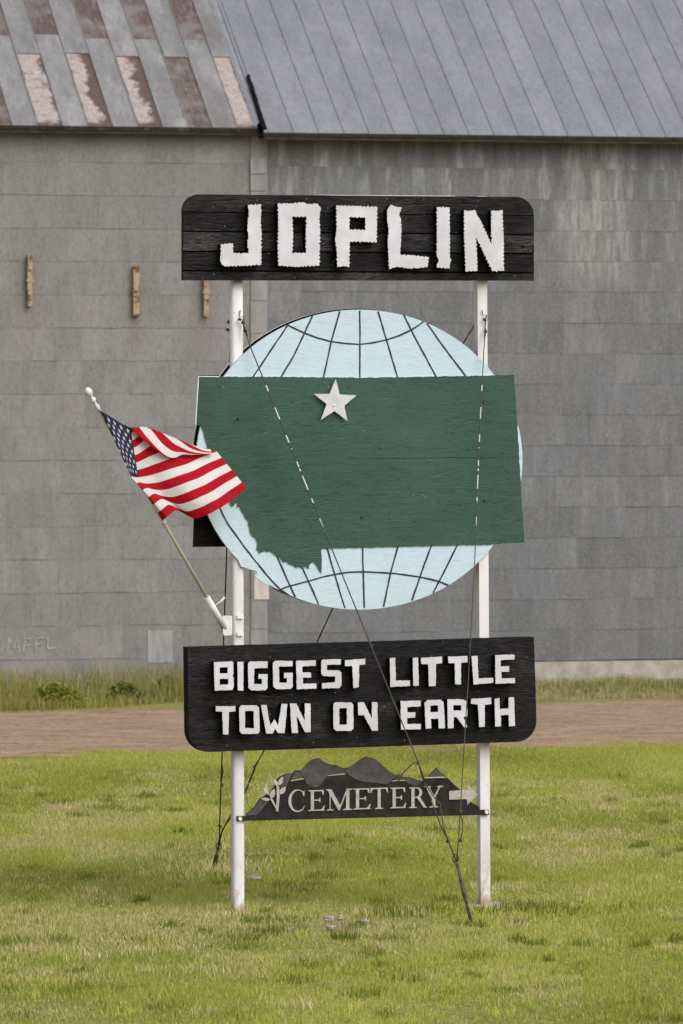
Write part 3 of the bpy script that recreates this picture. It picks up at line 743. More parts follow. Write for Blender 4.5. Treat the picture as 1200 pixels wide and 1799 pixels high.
# --- motto board
OFF2 = .165
lp = [(329.5, 1137), (630, 1128.5), (938, 1119), (940.5, 1190), (942.5, 1262)] + arc(907, 1266, 35.5, 37.5, 0, -90, 9) + [(630, 1313), (372, 1321)] + arc(368, 1283, 36.5, 38.2, -90, -180, 9)
me = plate_mesh(SP, [lp], OFF2, .115, .0012, .04)
mb = link('motto_board', me, M['black_wood'], sign)
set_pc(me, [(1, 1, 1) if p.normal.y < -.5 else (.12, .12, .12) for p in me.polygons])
mb['label'] = 'lower black board with the two-line motto in white letters'
W1 = [
 [[(68,100),(140,97),(205,93),(215,105),(215,190),(207,203),(217,215),(217,290),(205,310),(75,315)], [(112,140),(172,138),(172,184),(112,184)], [(112,226),(175,226),(178,255),(172,268),(112,270)]],
 [[(245,98),(290,96),(290,315),(248,312)]],
 [[(325,110),(340,95),(472,93),(472,143),(372,147),(370,265),(430,265),(430,225),(402,225),(405,190),(472,190),(472,295),(455,312),(350,313),(328,295)]],
 [[(512,105),(530,90),(660,90),(660,130),(558,133),(560,255),(618,255),(620,220),(595,220),(597,180),(662,180),(662,285),(645,302),(540,303),(515,285)]],
 [[(687,90),(835,85),(835,127),(733,132),(735,178),(798,178),(800,215),(737,216),(740,263),(840,260),(840,298),(692,305)]],
 [[(877,90),(890,80),(1024,77),(1024,117),(920,120),(920,160),(1012,163),(1028,178),(1028,275),(1012,295),(882,298),(882,258),(980,252),(983,207),(895,205),(877,190)]],
 [[(1055,85),(1208,74),(1208,116),(1162,122),(1159,288),(1119,296),(1110,128),(1055,130)]],
 [[(82,432),(230,430),(230,470),(180,475),(178,645),(137,643),(132,473),(82,470)]],
 [[(258,445),(275,425),(390,425),(408,440),(413,620),(400,640),(280,640),(262,622)], [(302,468),(368,468),(370,597),(303,597)]],
 [[(423,422),(465,422),(492,578),(525,528),(552,578),(578,413),(622,415),(600,635),(550,633),(528,600),(512,637),(462,638)]],
 [[(640,410),(690,412),(752,545),(752,410),(795,412),(797,625),(755,628),(690,500),(702,632),(655,634)]],
 [[(968,415),(985,402),(1105,405),(1118,420),(1118,600),(1100,618),(990,618),(970,600)], [(1012,447),(1070,445),(1070,570),(1012,570)]]]
letters(W1, OFF2, mb, .085, .0022, .014, 4.2857, 360, 1140)
letters([[[(32,488),(70,486),(122,592),(122,485),(157,487),(160,668),(122,668),(70,568),(35,570)]]], OFF2, mb, .085, .0022, .014, 3.636, 620, 1100)
W2 = [
 [[(107,112),(148,110),(152,282),(258,280),(260,322),(112,330)]],
 [[(280,112),(320,107),(325,320),(284,320)]],
 [[(340,125),(345,110),(500,100),(500,150),(455,155),(452,322),(402,325),(395,158),(345,158)]],
 [[(545,100),(692,97),(692,143),(645,147),(642,310),(600,310),(595,150),(550,150)]],
 [[(722,97),(768,95),(775,265),(885,260),(885,298),(738,312)]],
 [[(900,90),(1035,85),(1048,92),(1045,122),(942,128),(942,175),(1005,173),(1005,215),(945,215),(950,265),(1050,262),(1050,300),(903,305)]],
 [[(188,435),(340,432),(340,475),(238,482),(238,520),(300,520),(297,560),(238,563),(238,608),(340,608),(340,648),(192,650)]],
 [[(368,450),(390,428),(490,425),(512,445),(522,640),(475,642),(472,567),(415,570),(420,640),(377,645)], [(413,470),(470,468),(472,518),(413,520)]],
 [[(540,423),(660,423),(688,440),(690,550),(660,555),(690,630),(668,635),(610,557),(588,557),(587,640),(545,642)], [(585,467),(645,467),(645,508),(585,508)]],
 [[(720,418),(870,410),(872,458),(822,463),(822,628),(780,632),(770,463),(717,455)]],
 [[(895,420),(932,412),(935,495),(1002,490),(1000,415),(1015,407),(1042,407),(1050,622),(1005,627),(1002,540),(942,543),(945,625),(900,627)]]]
letters(W2, OFF2, mb, .085, .0022, .014, 4.2857, 660, 1130)

# --- globe disc
OFFG = .071
def ell(cx, cy, a, b, n=96): return [(cx + a*math.cos(2*math.pi*i/n), cy - b*math.sin(2*math.pi*i/n)) for i in range(n)]
gl = []
for x, y in ell(631.5, 807.5, 286.5, 263.5, 120):
    if 425 < x < 470 and y > 980: continue
    gl.append((x, y))
i0 = next(i for i, (x, y) in enumerate(gl) if x >= 470 and y > 980)
gl[i0:i0] = [(424, 996), (434, 998), (441, 1001), (450, 1002), (451, 1006), (447, 1010), (449, 1014), (456, 1019), (466, 1026)]
globe = plate('globe_disc', SP, [gl], OFFG, .019, [M['blue'], M['raw_ply']], sign)
lines = [[(441,668),(474,618),(506,571)], [(488,672),(517,624),(535,585),(549,555)], [(567,670),(582,600),(597,547)], [(632,670),(632.5,605),(632,546)],
 [(700,668),(679,597),(664,547)], [(769,667),(723,581),(709,553)], [(823,667),(791,625),(769,595),(750,568)],
 [(506,571),(520,578.5),(535,585),(558,594),(582,600),(607,603.5),(632,605),(656,602),(679,597),(701,590),(722,580),(735,572),(744,565.5)],
 [(374,860),(385,888),(391,903),(400,920),(413,938),(425,955),(450,987),(470,1012),(482,1025),(493,1036),(508,1046)], [(480,962),(487,978),(500,1008),(519,1049)], [(525,985),(531,997),(542,1021),(560,1062)],
 [(573,955),(579,978),(588,1009),(606,1068)], [(637,955),(638,1005),(640,1068)], [(701,955),(694,978),(686,1007),(674,1066)],
 [(760,953),(748,985),(738,1013),(724,1055)], [(806,953),(790,985),(775,1015),(761,1042)],
 [(493,1036),(502,1032),(511,1029),(542,1021),(566,1014),(588,1009),(613,1005.5),(638,1004.5),(662,1005.5),(686,1007),(712,1010),(738,1014),(756,1017.5),(772,1022),(788,1028.5)]]
mes = []
for ln in lines:
    dense = []
    for (x0, y0), (x1, y1) in zip(ln[:-1], ln[1:]):
        n = max(1, int(math.hypot(x1-x0, y1-y0)/9))
        dense += [(x0+(x1-x0)*k/n, y0+(y1-y0)*k/n) for k in range(n)]
    dense.append(ln[-1]); L_, R_ = [], []
    for i, (x, y) in enumerate(dense):
        q = dense[min(i+1, len(dense)-1)]; p = dense[max(i-1, 0)]; d = Vector((q[0]-p[0], q[1]-p[1])).normalized()
        wv = 1.45 + random.uniform(-.28, .28); j = random.uniform(-.25, .25)
        L_.append((x - d.y*(wv+j), y + d.x*(wv+j))); R_.append((x + d.y*(wv-j), y - d.x*(wv-j)))
    mes.append(plate_mesh(SP, [L_ + R_[::-1]], OFFG + .0012 + len(mes)*.00012, .0011))
up = [i for i, l_ in enumerate(lines) if max(y for _, y in l_) < 700]
join_meshes('painted_grid', [mes[i] for i in up], M['navy_line'], globe)
join_meshes('painted_grid', [m for i, m in enumerate(mes) if i not in up], M['navy_line'], globe)

# --- state map board
OFFM = .0805
mp = [(349,661.5),(500,662),(640,663.5),(700,662.5),(850,660),(880,659),(903,658),(908,735),(910,760),(915,850),(918,900),(922,953),(870,956.5),(720,960),(565,964),(565,1007),(560,1001),(557,995),(553,989),(549,987),(546,990),(543,993),(543,999),(536,995),(531,998),(525,996),(519,997),(515,993),(508,991),(504,987),(498,988),(493,982),(490,978),(484,976),(478,971),(474,968),(470,970),(465,968),(460,970),(456,972.5),(453,967),(451,966),(452,955),(450,948),(448,945),(443,942),(441,938),(439,935),(438,925),(436,922),(436,915),(431,911),(429,905),(426,901),(423,895),(420,888),(416,883.5),(413,884),(411,889),(408,890),(404,885),(402,878),(398,862),(396,850),(386,838),(382,826),(374,812),(370,800),(364,788),(361,775),(357,758),(353,749),(347,745),(345,745)]
mapb = plate('map_board', SP, [mp], OFFM, .009, [M['green'], M['white_edge']], sign, wob=.0030, step=.018)
mapb['label'] = 'dark green board cut to the state outline'
plate('joint_line', SP, [[(600,806.0),(700,804.9),(790,803.4),(850,803.8),(912,802.4),(912,803.0),(850,804.9),(790,804.5),(700,806.2),(600,806.4)]], OFFM+.0008, .0007, M['joint'], mapb)
for e_ in ([(348.2,661),(349.8,661),(344.6,746),(343.2,746)], [(349,660.4),(386,661),(386,662.4),(349,662)]):
    plate('edge_strip', SP, [e_], OFFM+.0015, .004, M['white_edge'], mapb)
for (x, y) in ((419, 735), (850, 706), (851, 879), (419, 888), (636, 909)):
    p = s_(x, y, OFFM); bm = bmesh.new()
    bmesh.ops.create_cone(bm, cap_ends=True, segments=12, radius1=.011, radius2=.008, depth=.012, matrix=Matrix.Translation((p.x, -OFFM-.006, p.z)) @ Matrix.Rotation(R(90), 4, 'X'))
    from_bm('bolt', bm, M['steel_dark'], mapb)
st = [(590,666),(597,693),(626.5,694.5),(605,713),(610.5,739.5),(587.5,722),(563.5,738),(574,710),(551.5,692),(579,692)]
star = plate('star', SP, [st], OFFM+.034, .004, [M['white_letter'], M['white_edge']], mapb)
p = s_(587, 705, OFFM); bm = bmesh.new()
bmesh.ops.create_cone(bm, cap_ends=True, segments=12, radius1=.02, radius2=.02, depth=.03, matrix=Matrix.Translation((p.x, -OFFM-.015, p.z)) @ Matrix.Rotation(R(90), 4, 'X'))
from_bm('standoff', bm, M['steel_dark'], star)
q = s_(587, 712, OFFM+.036); bm = bmesh.new()
bmesh.ops.create_uvsphere(bm, u_segments=10, v_segments=6, radius=.009, matrix=Matrix.Translation((q.x, -OFFM-.035, q.z)))
from_bm('screw', bm, M['bolt'], star)
# --- boards of the other face, seen from behind
OB = -.050
ge = [(x, y) for x, y in ell(625, 806, 286.5, 263.5, 96)]
ge = [(x, y) if not (395 < x < 478 and y > 960) else (x+9, y-9) for x, y in ge]
plate('rear_globe_disc', SP, [ge], OB, .034, [M['black_flat'], M['white_edge'], M['black_flat']], sign)
for p in sign.children[-1].data.polygons:
    if p.material_index == 1 and p.center.z < 3.5: p.material_index = 2
plate('rear_map_board', SP, [[(349, 659), (338.5, 961), (560, 959), (690, 950), (880, 940), (860, 662)]], OB-.036, .017, [M['black_wood'], M['white_edge']], sign)
set_pc(sign.children[-1].data, [(.55, .55, .55)]*len(sign.children[-1].data.polygons))

# ------------------------------------------------------------------ cemetery sign between the posts
cem = empty('cemetery_sign', SP.o + Vector((0, 0, 0)), SP.yaw)
tag(cem, 'small dark cut-metal cemetery sign with mountain outline and tan arrow between the posts', 'sign')
OFC = .062
def c3(x, y): return (x/5.4545+420, y/5.4545+1320)
def c4(x, y): return (x/5.217+640, y/5.217+1320)
base_y = lambda x: 1437.0 + (x-418)*(1423.5-1437.0)/440.0
out_ = [(431.5, base_y(431.5)+3)] + [c3(*p) for p in [(70,590),(110,570),(150,525),(200,450),(228,440),(300,380),(340,330),(365,265),(400,235),(460,212),(515,210),(530,190),(548,177),(575,187),(600,180),(650,115),(700,78),(765,62),(800,90),(850,120),(905,130),(930,127),(960,145),(1000,160),(1050,155),(1100,125),(1150,85)]] + \
  [c4(*p) for p in [(10,47),(60,55),(110,75),(160,120),(220,175),(295,228),(325,217),(360,235),(430,238),(480,258),(530,272),(560,240),(580,235),(660,147),(705,195),(765,245),(820,300),(880,352),(950,420),(985,470),(1055,508)]] + [(842.5, base_y(842.5)+3)]
panel = plate('panel', SP, [out_], OFC, .006, M['sign_dark'], cem)
greys = [[c3(*p) for p in [(584,190),(650,118),(700,81),(765,66),(850,123),(905,133),(860,220),(790,310),(750,345),(700,345),(650,310),(620,250)]],
 [c3(1004,168), c3(1050,160), c3(1100,130), c3(1150,90)] + [c4(*p) for p in [(10,52),(60,60),(110,80),(160,126),(220,180),(293,232),(215,297),(190,303),(100,288),(0,280)]] + [c3(1120,270), c3(1050,225)],
 [c3(*p) for p in [(74,590),(112,574),(152,530),(204,455),(285,477),(170,612),(74,614)]],
 [c3(*p) for p in [(385,262),(405,240),(462,217),(510,215),(455,325),(400,352),(385,300)]],
 [c3(*p) for p in [(520,225),(549,183),(575,192),(590,205),(612,250),(500,275)]],
 [c3(*p) for p in [(910,138),(930,133),(960,150),(1000,168),(1030,210),(855,228)]],
 [c4(*p) for p in [(585,232),(660,153),(702,198),(735,232)]],
 [c4(*p) for p in [(330,222),(362,240),(430,243),(478,262),(522,277),(470,320),(410,300),(370,262),(262,268)]]]
for i, g in enumerate(greys): plate('mountain', SP, [g], OFC+.0062, .005, M['sign_grey'], cem)
tl = [[c3(*p) for p in [(500,277),(615,256),(622,266),(495,287)]], [c3(*p) for p in [(858,229),(1005,212),(1022,221),(848,236)]], [c4(*p) for p in [(258,268),(375,262),(375,270),(250,275)]], [c4(*p) for p in [(575,234),(735,232),(765,243),(548,247)]]]
for g in tl: plate('gold_edge', SP, [g], OFC+.0075, .005, M['tan_faint'], cem)
plate('arrow', SP, [[c4(*p) for p in [(778,364),(885,356),(952,352),(948,305),(1042,395),(945,490),(940,437),(780,443)]]], OFC+.010, .005, M['tan'], cem)
# serif letters: unit strokes placed in each letter's box
def serif(ch):
    B = []                                            # polygons in unit box, y up
    def poly(*p): B.append(list(p))
    def stem(x0, x1, y0=0, y1=1): poly((x0, y0), (x1, y0), (x1, y1), (x0, y1))
    def foot(x0, x1, y, up=1):  poly((x0, y), (x1, y), (x1, y+.035*up), (x1-(x1-x0)*.2, y+.06*up), (x0+(x1-x0)*.2, y+.06*up), (x0, y+.035*up))
    if ch == 'C':
        n = 22; o, i_ = [], []
        for k in range(n+1):
            a = R(48 + (312-48)*k/n); o.append((.54+.52*math.cos(a), .5+.53*math.sin(a)))
            i_.append((.575+.40*math.cos(a)*(.98 if math.cos(a) < 0 else 1.1), .5+.475*math.sin(a)))
        B.append(o + i_[::-1]); poly((.86, .72), (.93, .70), (.93, .98), (.88, .92), (.80, .94)); poly((.86, .10), (.95, .22), (.93, .26), (.80, .08))
    if ch == 'E':
        stem(.14, .33, .02, .98); foot(0, .47, 0); foot(0, .47, 1, -1)
        poly((.3, .94), (.92, .94), (.92, 1), (.3, 1)); poly((.86, .77), (.92, .77), (.92, .95), (.80, .95))
        poly((.3, .485), (.72, .485), (.72, .54), (.3, .54)); poly((.67, .41), (.725, .41), (.725, .62), (.67, .62), (.62, .51))
        poly((.3, 0), (.94, 0), (.98, .06), (.3, .06)); poly((.78, .05), (.92, .05), (1, .24), (.95, .24))
    if ch == 'M':
        stem(.13, .17, .02, .98); stem(.76, .89, .02, .98); poly((.04, 1), (.20, 1), (.56, .18), (.50, .0), (.47, .0)); poly((.47, 0), (.52, 0), (.84, 1), (.78, .98))
        foot(.03, .28, 0); foot(.65, 1.0, 0); foot(0, .2, 1, -1); foot(.76, 1, 1, -1)
    if ch == 'T':
        stem(.41, .59, .02, .96); foot(.27, .73, 0); poly((0, .945), (1, .945), (.99, 1.0), (.01, 1.0)); poly((0, .76), (.04, .76), (.13, .95), (.01, .95)); poly((.96, .76), (1, .76), (.99, .95), (.87, .95))
    if ch == 'R':
        stem(.12, .29, .02, .98); foot(0, .42, 0); foot(0, .35, 1, -1)
        o, i_ = [], []
        for k in range(13):
            a = R(90-180*k/12); o.append((.42+.30*math.cos(a), .745+.255*math.sin(a))); i_.append((.40+.155*math.cos(a), .745+.205*math.sin(a)))
        B.append([(.27, 1)] + o + [(.27, .49), (.27, .54)] + i_[::-1] + [(.27, .95)])
        poly((.42, .50), (.60, .51), (.92, .06), (1.0, .0), (.80, .0))
    if ch == 'Y':
        stem(.42, .60, .02, .46); foot(.28, .74, 0); poly((.04, 1), (.24, 1), (.60, .44), (.42, .42)); poly((.50, .46), (.58, .44), (.87, 1), (.80, 1)); foot(0, .36, 1, -1); foot(.68, 1, 1, -1)
    return B
boxes = [('C', 506, 537, 1388, 1425.5), ('E', 542, 571, 1388, 1424.5), ('M', 573, 619, 1386, 1423.5), ('E', 621, 651.5, 1385, 1421.8), ('T', 651, 681.5, 1384, 1421.2), ('E', 686, 714, 1383.6, 1419.8), ('R', 719, 751, 1383, 1419.3), ('Y', 745, 778.5, 1381, 1418.5)]
for ch, x0, x1, y0, y1 in boxes:
    mes = []
    for k, pg in enumerate(serif(ch)):
        mes.append(plate_mesh(SP, [[(x0+(x1-x0)*x, y1-(y1-y0)*y - (x-.5)*(x1-x0)*.031) for x, y in pg]], OFC+.011+k*.0004, .004))
    join_meshes('letter', mes, M['tan'], cem)
# plant sprig at the left end
def leaf(cx, cy, ang, L, W):
    a = R(ang); ux, uy = math.cos(a), -math.sin(a); vx, vy = -uy, ux
    return [(cx + ux*L*t + vx*W*sg*math.sin(math.pi*t**.8), cy + uy*L*t + vy*W*sg*math.sin(math.pi*t**.8)) for sg, ts in ((1, (0, .2, .4, .6, .8, 1)), (-1, (.8, .6, .4, .2))) for t in ts]
sp = [[c3(375,575), c3(355,575), c3(355,560), c3(362,430), c3(360,330), c3(385,330), c3(390,430), c3(378,560)], [c3(365,572), c3(300,455), c3(318,450), c3(375,565)]]
sp += [leaf(*c3(372,335), 118, 16, 3.4), leaf(*c3(378,325), 62, 17, 4), leaf(*c3(392,410), 52, 17, 4.4), leaf(*c3(305,450), 70, 18, 5), leaf(*c3(300,465), 172, 17, 3), leaf(*c3(290,420), 128, 20, 2.6), leaf(*c3(255,410), 85, 21, 3.4)]
mes = [plate_mesh(SP, [l_], OFC+.012+k*.0005, .004) for k, l_ in enumerate(sp)]
join_meshes('sprig', mes, M['tan'], cem)
strokes('twig', [[c3(75,300), c3(130,330), c3(190,370), c3(235,415)], [c3(240,135), c3(290,190), c3(300,235), c3(340,280)], [c3(255,205), c3(300,250), c3(340,290)], [c3(205,305), c3(225,345), c3(250,380)], [c3(280,260), c3(310,320)]], 1.0, OFC+.006, M['tan_faint'], cem, SP)
bar = plate('rail_bar', SP, [[(416.5, 1434), (858.5, 1422.5), (859.5, 1431.5), (417, 1442.5)]], OFC+.004, .018, M['sign_dark'], cem)
for (x, y) in ((421.3, 1438.3), (854.2, 1426.6)):
    p = s_(x, y, OFC); bm = bmesh.new()
    bmesh.ops.create_cone(bm, cap_ends=True, segments=14, radius1=.017, radius2=.014, depth=.014, matrix=Matrix.Translation((p.x, -OFC-.010, p.z)) @ Matrix.Rotation(R(90), 4, 'X'))
    from_bm('bolt', bm, M['bolt'], cem)

# ------------------------------------------------------------------ flag on its angled pole
fl = empty('flag', SP.o, SP.yaw)
tag(fl, 'red, white and blue national flag flying from an angled pole strapped to the left post', 'flag')
PB = s_(390, 1095, .075); PT = s_(164, 703, .70)
def on_pole(t): return PB + (PT-PB)*t
t_sock = .12
tube('pole', [on_pole(t_sock-.04), on_pole(.5), on_pole(.965)], [.0145, .0135, .0125], M['brass'], fl, 14)
tube('pole_ring', [on_pole(.452), on_pole(.468)], .021, M['bracket'], fl, 14)
tube('socket', [on_pole(-.03), on_pole(t_sock)], [.027, .025], M['bracket'], fl, 16)
p = on_pole(.075); tube('thumb_screw', [p, p + Vector((.05, -.02, .035)), p + Vector((.095, -.02, .075))], [.006, .006, .010], M['bracket'], fl, 8)
q0, q1 = s_(391, 1082, .07), s_(407, 1116, .07); bm = bmesh.new()
bm_box(bm, q0.x, q1.x, -.085, -.040, q1.z, q0.z); bmesh.ops.bevel(bm, geom=bm.edges[:], offset=.008, segments=2)
from_bm('bracket', bm, M['bracket'], fl)
pc = s_(417, 1083)
for y in (1083.5, 1113.5):
    z = s_(417, y).z; bm = bmesh.new(); ring = [(pc.x + (PR+.004)*math.cos(2*math.pi*k/24), (PR+.004)*math.sin(2*math.pi*k/24), z) for k in range(25)]
    for k in range(24):
        (x0, y0, _), (x1, y1, _) = ring[k], ring[k+1]
        v = [bm.verts.new(c_) for c_ in ((x0, y0, z-.008), (x1, y1, z-.008), (x1, y1, z+.008), (x0, y0, z+.008))]; bm.faces.new(v)
    bm_box(bm, pc.x-.022, pc.x+.03, -PR-.022, -PR-.006, z-.013, z+.013)
    from_bm('hose_clamp', bm, M['bolt'], fl)
p0, p1 = on_pole(.95), on_pole(1.06); ax = (p1-p0)
prof = [(0, .013), (.12, .020), (.22, .024), (.30, .013), (.38, .013), (.46, .024), (.52, .028), (.58, .014), (.66, .015), (.74, .028), (.84, .036), (.93, .028), (1.0, .006)]
tube('finial', [p0 + ax*a*.94 for a, _ in prof], [b*.86 for _, b in prof], M['bracket'], fl, 16)

# cloth: traced rows give its sweep, real fold over the top
def interp(tab, s):
    ks = [k for k, _ in tab]
    for (a, va), (b, vb) in zip(tab[:-1], tab[1:]):
        if s <= b:
            f = (s-a)/(b-a); return tuple(x + (y-x)*f for x, y in zip(va, vb))
    return tab[-1][1]
def smooth(tab, s, e=.03):
    v = [interp(tab, min(1, max(0, s+d*e))) for d in (-1, -.5, 0, .5, 1)]
    return tuple(sum(c)/5 for c in zip(*v))
# (s, (px, py, off)) : bottom edge, row under the canton, top silhouette (fold); off = distance in front of the sign plane
Bt = [(0,(285,915,.44)), (.12,(291,909,.52)), (.3,(309,896.5,.46)), (.40,(324,903,.44)), (.5,(341,911,.47)), (.62,(368,903,.50)), (.75,(394,890,.46)), (.88,(418,869,.40)), (1,(435,856,.36))]
Md = [(0,(238,836,.52)), (.06,(231,836,.62)), (.13,(229.5,837,.68)), (.22,(231.5,838,.66)), (.3,(235,839,.60)), (.40,(241.5,838,.53)), (.5,(265,834,.47)), (.62,(293,827,.47)), (.75,(325,817,.44)), (.88,(355,801,.36)), (1,(383,793,.30))]
Tp = [(0,(175,719,.66)), (.06,(173.5,720,.74)), (.13,(180,724.5,.80)), (.22,(194,732.5,.76)), (.3,(209,741,.68)), (.40,(229,750,.58)), (.5,(254,748,.50)), (.62,(288,762,.44)), (.75,(322,775,.40)), (.88,(347,783,.36)), (1,(371,790,.29))]
TF = [(0,(1.0,)), (.38,(1.0,)), (.42,(.97,)), (.5,(.87,)), (.62,(.75,)), (.75,(.64,)), (.88,(.54,)), (1,(.44,))]
DR = [(0,(0.,)), (.40,(0.,)), (.45,(26.,)), (.55,(52.,)), (.62,(46.,)), (.70,(28.,)), (.82,(18.,)), (1,(9.,))]
TM = 6/13.0
def cloth(s, t):
    B, Mm, T = smooth(Bt, s), smooth(Md, s), smooth(Tp, s); tf = max(TM+.001, smooth(TF, s)[0])
    if s > .9 and tf <= TM + .02: tf = TM + .02
    if t <= TM: f = t/TM; v = [B[i] + (Mm[i]-B[i])*f for i in range(3)]
    elif t <= tf: f = (t-TM)/(tf-TM); v = [Mm[i] + (T[i]-Mm[i])*f for i in range(3)]
    else:
        w_ = (t-tf)/max(1e-4, 1-tf); D = smooth(DR, s)[0]
        dn = D*math.sin(math.pi*min(1, w_*1.0)*.62); v = [T[0] + dn*.42, T[1] + dn, T[2] + .030*math.sin(math.pi*w_*.9) + .02*min(1, w_*6)]
        v[1] -= 1.5*math.sin(math.pi*min(1, w_*5))
    # ripples
    v[2] += .018*math.sin(11*s + 3*t) * min(1, s*4) * (1 if t <= tf else .4)
    v[1] += 1.2*math.sin(15*s + 2.2*t) * min(1, s*5)
    return SP.loc(v[0], v[1], v[2])
NS, NT = 100, 13*6
bm = bmesh.new(); grid = [[bm.verts.new(cloth(i/NS, j/NT)) for j in range(NT+1)] for i in range(NS+1)]
for i in range(NS):
    for j in range(NT):
        f = bm.faces.new((grid[i][j], grid[i+1][j], grid[i+1][j+1], grid[i][j+1])); f.smooth = True
        st_ = int(j/6); f.material_index = 0 if st_ % 2 == 0 else 1
        if i < NS*.4 and st_ >= 6: f.material_index = 2
CW = .40; CH0 = 6/13.0
bm.normal_update()
def on_cloth(s, t, h=.006):
    p = cloth(s, t); a = cloth(min(1, s+.004), t) - p; b = cloth(s, min(1, t+.004)) - p; n = a.cross(b)
    if n.length > 0: n.normalize()
    if n.y > 0: n = -n
    return p + n*h
for r in range(9):
    cnt = 6 if r % 2 == 0 else 5
    for c in range(cnt):
        s0 = CW*((c+.5)/6 if r % 2 == 0 else (c+1)/6); t0 = 1 - (7/13.0)*(r+1)/10
        vs = []
        for k in range(10):
            a = R(90 + 36*k); rad = 1 if k % 2 == 0 else .40
            vs.append(bm.verts.new(on_cloth(s0 + .019*rad*math.cos(a), min(1, t0 + .029*rad*math.sin(a)))))
        cvt = bm.verts.new(on_cloth(s0, t0))
        for k in range(10):
            f = bm.faces.new((cvt, vs[k], vs[(k+1) % 10])); f.material_index = 1
flc = from_bm('cloth', bm, [M['flag_red'], M['flag_white'], M['flag_blue']], fl)

# ------------------------------------------------------------------ guy cables and ground anchors
def wpt(px, py, off): v = SP.loc(px, py, off); return SP.o + SP.u*v.x - SP.n*v.y + Vector((0, 0, v.z))
def pix_at(px, py, Y): return Vector(((px-600)*Y/F, Y, CAM_H + (HOR-py)*Y/F))
def clamp(bm, P, s=.016):
    for _ in range(3):
        q = P + Vector((random.uniform(-1, 1), random.uniform(-1, 1), random.uniform(-1, 1)))*s*.5
        bmesh.ops.create_cone(bm, cap_ends=True, segments=6, radius1=s*.62, radius2=s*.55, depth=s*1.2, matrix=Matrix.Translation(q) @ Matrix.Rotation(random.uniform(0, 3), 4, 'X') @ Matrix.Rotation(random.uniform(0, 3), 4, 'Y'))
def cable(label, pts, r, clamps, extra, mat):
    base = pts[-1]; root = empty('guy_cable', (base.x, base.y, base.z))
    tag(root, label, 'cable', 'guy cables bracing the town sign')
    L = lambda v: Vector(v) - base
    tube('strand', [L(p) for p in pts], r, mat, root, 6).location = (0, 0, 0)
    if extra:
        for e in extra: tube('loose_end', [L(p) for p in e], .0048, M['steel_dark'], root, 6)
    for c_ in clamps:
        bm = bmesh.new(); clamp(bm, L(c_)); from_bm('cable_clamp', bm, M['steel_dark'], root)
    return root
# the wire material paints by height: give strands world-height coordinates through their own origin at the ground
gA = ground_pt(829, 1625)                     # front anchor foot
rodTop = Vector(pix_at(802, 1514, gA.y + .10))
a0 = wpt(426, 566, .075); a1 = rodTop
def seg(a, b, n): return [a + (b-a)*(i/n) for i in range(n+1)]
def on_line(a, b, py):                        # point of the line seen at row py
    best = min((abs((HOR - (p.z-CAM_H)*F/p.y) - py), i, p) for i, p in enumerate(seg(a, b, 800))); return best[2]
def kinked(a, b, rows):
    """cable kept on its 3-D line but nudged sideways where it sags; rows: (py, px)"""
    out = [a]
    for py, px in rows:
        p = on_line(a, b, py); out.append(Vector(((px-600)*p.y/F, p.y, p.z)))
    out.append(b); return out
P1 = kinked(a0, a1, [(606, 438.5), (905, 559), (1340, 735), (1378, 746), (1420, 763), (1450, 774), (1476, 787)])
cl = [on_line(a0, a1, y) for y in (1340, 1477)]
cl = [Vector(((x-600)*p.y/F, p.y, p.z)) for x, p in zip((735, 787), cl)]
lo = on_line(a0, a1, 1378)
def near_line(a, b, pts): 
    r = []
    for px, py in pts:
        p = on_line(a, b, py); r.append(Vector(((px-600)*(p.y-.02)/F, p.y-.02, CAM_H + (HOR-py)*(p.y-.02)/F)))
    return r
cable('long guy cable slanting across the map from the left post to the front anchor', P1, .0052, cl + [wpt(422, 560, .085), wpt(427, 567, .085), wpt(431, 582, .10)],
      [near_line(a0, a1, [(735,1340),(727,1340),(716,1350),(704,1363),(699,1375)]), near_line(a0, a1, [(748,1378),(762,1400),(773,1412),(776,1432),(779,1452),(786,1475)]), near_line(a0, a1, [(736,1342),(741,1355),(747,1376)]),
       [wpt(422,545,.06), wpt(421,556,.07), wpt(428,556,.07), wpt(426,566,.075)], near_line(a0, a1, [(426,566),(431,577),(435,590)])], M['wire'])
b0 = wpt(852, 576, .060)
P2 = kinked(b0, a1, [(640, 849), (700, 845.5), (800, 841), (1000, 833.5), (1190, 823), (1310, 815.5), (1430, 808.5), (1477, 805.5)])
cl = [near_line(b0, a1, [(x, y)])[0] for x, y in ((809, 1476), (808, 1427))]
cl += [wpt(852, 562, .075), wpt(852.5, 583, .08)]
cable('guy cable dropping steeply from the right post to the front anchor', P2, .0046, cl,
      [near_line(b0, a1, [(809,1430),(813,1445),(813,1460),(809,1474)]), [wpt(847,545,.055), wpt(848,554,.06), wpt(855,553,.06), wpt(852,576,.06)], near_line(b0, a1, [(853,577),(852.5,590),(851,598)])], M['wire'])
gB = ground_pt(374, 1532); rB = Vector(pix_at(383, 1492, gB.y-.06))
c0 = wpt(405, 560, -.06)
cable('guy cable running down behind the left post to the rear anchor', kinked(c0, rB, [(980, 398), (1120, 393), (1330, 390), (1400, 387.5), (1452, 386), (1475, 385)]), .0060,
      [near_line(c0, rB, [(386, 1452)])[0], near_line(c0, rB, [(389, 1380)])[0], wpt(402, 566, -.05), wpt(401, 580, -.05)], [near_line(c0, rB, [(390,1340),(392,1355),(389,1372)]), near_line(c0, rB, [(385,1468),(387,1482),(383,1492)])], M['steel_dark'])
d0 = wpt(843, 556, -.06)
